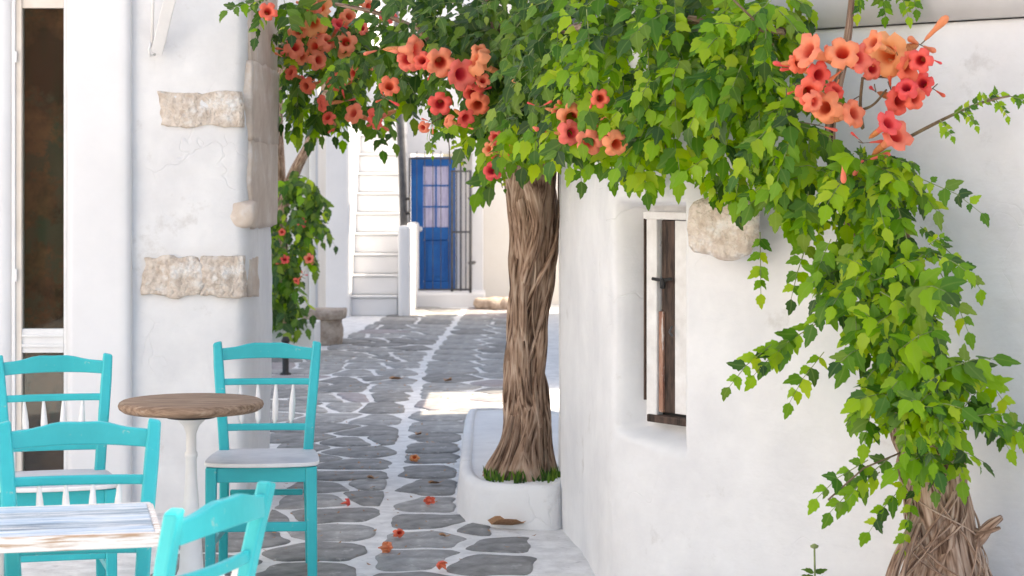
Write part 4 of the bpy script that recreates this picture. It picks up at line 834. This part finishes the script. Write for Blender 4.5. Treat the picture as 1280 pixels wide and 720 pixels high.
for (c, d) in (((0, -.2285, .6815), (.784, .018, .036)), ((0, .2285, .6815), (.784, .018, .036)), ((.389, 0, .681), (.018, .438, .034)), ((-.389, 0, .681), (.018, .438, .034))):
    b = MB(); b.box(c, d); b.obj('edge_board', M['plank_edge'], pt_, smooth=False, bevel=.004)
b = MB(); b.lathe([(.22, 0), (.22, .015), (.06, .04), (.024, .06), (.020, .64), (.05, .66), (.05, .675)], n=24); b.obj('pedestal', M['white_metal'], pt_)

# ------------------------------------------------------------------ small things on the ground
fm = [flower_mesh(M['red'], .3, 6), flower_mesh(M['orange'], .35, 7)]
dl = []
for sd_ in (1, 2, 3):
    r = random.Random(sd_); b = MB(); n = 14; vs = [(0, 0, .012)]
    for j in range(n): a = 6.283 * j / n; q = .5 * (1 + .25 * math.sin(2 * a) + r.uniform(-.2, .2)); vs.append((q * math.cos(a) * 1.5, q * math.sin(a) * .8, .03 + .28 * abs(math.sin(a * 1.5 + sd_))))
    b.add(vs, [(0, 1 + j, 1 + (j + 1) % n) for j in range(n)]); dl.append(b)
for i, (px, py, sz, kd, lab) in enumerate(((518, 580, .085, 'o', 'curled orange fallen blossom in the middle of the path, farthest of the orange ones'), (437, 637, .08, 'r', 'red fallen blossom on the grey stone left of the white joint'),
        (536, 635, .085, 'r', 'dark red fallen blossom on the stone left of the planter corner'), (585, 646, .08, 'r', 'dark red fallen blossom just below the planter corner'), (500, 677, .08, 'r', 'reddish fallen blossom between two stones below the middle of the path'),
        (487, 695, .10, 'o', 'orange fallen blossom lying on the white joint near the bottom'), (550, 716, .075, 'r', 'bright red fallen blossom at the very bottom of the path'))):
    D = HC * F / (py - HY); o = link(bpy.data.objects.new('fallen_flower', fm[0] if kd == 'r' else fm[1])); o.location = ((px - 640) / F * D, D, .038); o.rotation_euler = (R(62 + 15 * (i % 3)), R(20 * (i % 2)), i * 1.7); o.scale = (sz * .72, sz * .5, sz * .6)
    tag(o, lab, 'flower', 'blossoms fallen on the paving')
for i, (px, py, sz, lab) in enumerate(((640, 663, .13, 'large tan dry leaf curled on the stone before the planter'), (655, 661, .09, 'smaller tan dry leaf touching the large one before the planter'), (597, 655, .05, 'small dark dry leaf between the red blossom and the tan leaves'), (545, 610, .05, 'tiny brown leaf beside the planter wall'),
        (466, 604, .05, 'tiny brown leaf on the left side of the path'), (560, 480, .08, 'small brown leaf up the path beyond the sunny patch'), (497, 478, .08, 'small brown leaf on the stones left of the sunny patch'), (556, 677, .04, 'tiny dark leaf below the dark red blossoms'), (523, 548, .05, 'tiny brown leaf above the orange blossom'))):
    D = HC * F / (py - HY); b = dl[i % 3]; o = b.obj('dry_leaf', M['dry']); o.location = ((px - 640) / F * D, D, .022); o.scale = (sz, sz, sz); o.rotation_euler = (0, 0, i * 2.1); tag(o, lab, 'leaf', 'dry leaves on the paving')
r = random.Random(44); lt = MB()
for q in range(260):
    D = r.uniform(7.9, 19) if q % 3 else r.uniform(8, 12); x = r.uniform(-1.15 if D < 11 else -1.6, .1 if D < 8.9 else -.28); g = r.uniform(.005, .014) * (1 + D * .03); a = r.uniform(0, 6.3)
    lt.add([(x + g * math.cos(a + k * 1.57) * (1 if k % 2 else .5), D + g * math.sin(a + k * 1.57) * (1.4 if k % 2 else .6), .024 + (.006 if k == 1 else 0)) for k in range(4)], [(0, 1, 2, 3)], [(.5, .5)] * 4)
o = lt.obj('leaf_litter', M['dry'], smooth=False, kind='stuff'); tag(o, 'tiny dry petals and leaf crumbs scattered over the paving', 'leaf litter')
# little weed at the foot of the right wall, and greenery at the trunk's foot
wd = empty('weed', P(1018, 790, 6.35)); tag(wd, 'thin grey green weed with one tall stalk below the vine on the right wall', 'weed')
b = MB(); b.tube([P(1018, 790, 6.35) - wd.location, P(1019, 740, 6.33) - wd.location, P(1018, 684, 6.33) - wd.location], .003, 6); b.lathe([(.002, 0), (.012, .004), (.014, .010), (.003, .016)], tuple(P(1018, 686, 6.33) - wd.location), 8); b.obj('stalk', M['twig_green'], wd)
lm = leaf_mesh(0, M['leaf_dark'])
for i in range(11):
    a = i * 2.4; o = link(bpy.data.objects.new('leaf', lm), wd); d = Vector((math.cos(a), math.sin(a) * .5, .35)); zc = P(1018, 716 + (i % 4) * 9, 6.33)
    o.matrix_local = Matrix.Translation(zc - wd.location) @ frame(d, Vector((0, -.5, 1))).to_4x4() @ Matrix.Scale(.045, 4)
gr = MB(); r = random.Random(5)
for q in range(420):
    a = r.uniform(0, 6.283); rad_ = r.uniform(.11, .19); c = Vector((.06 + math.cos(a) * rad_, 9.2 + math.sin(a) * rad_ * .9, .17))
    if N3(a * 1.3, 4, 2) < -.05 or c.y > 9.3: continue
    c.x += r.uniform(-.03, .02); c.y -= r.uniform(0, .07)
    h = r.uniform(.03, .085); dx, dy = r.uniform(-.03, .03), r.uniform(-.03, .03)
    gr.add([(c.x - .005, c.y, c.z - .02), (c.x + .005, c.y, c.z - .02), (c.x + dx * .6 + .005, c.y + dy * .6, c.z + h * .6), (c.x + dx, c.y + dy, c.z + h), (c.x + dx * .6 - .005, c.y + dy * .6, c.z + h * .6)], [(0, 1, 2, 3, 4)], [(.5, .5)] * 5)
o = gr.obj('grass', M['leaf_dark'], smooth=False); o['kind'] = 'stuff'; tag(o, 'short green weeds growing round the foot of the thick trunk', 'weeds')
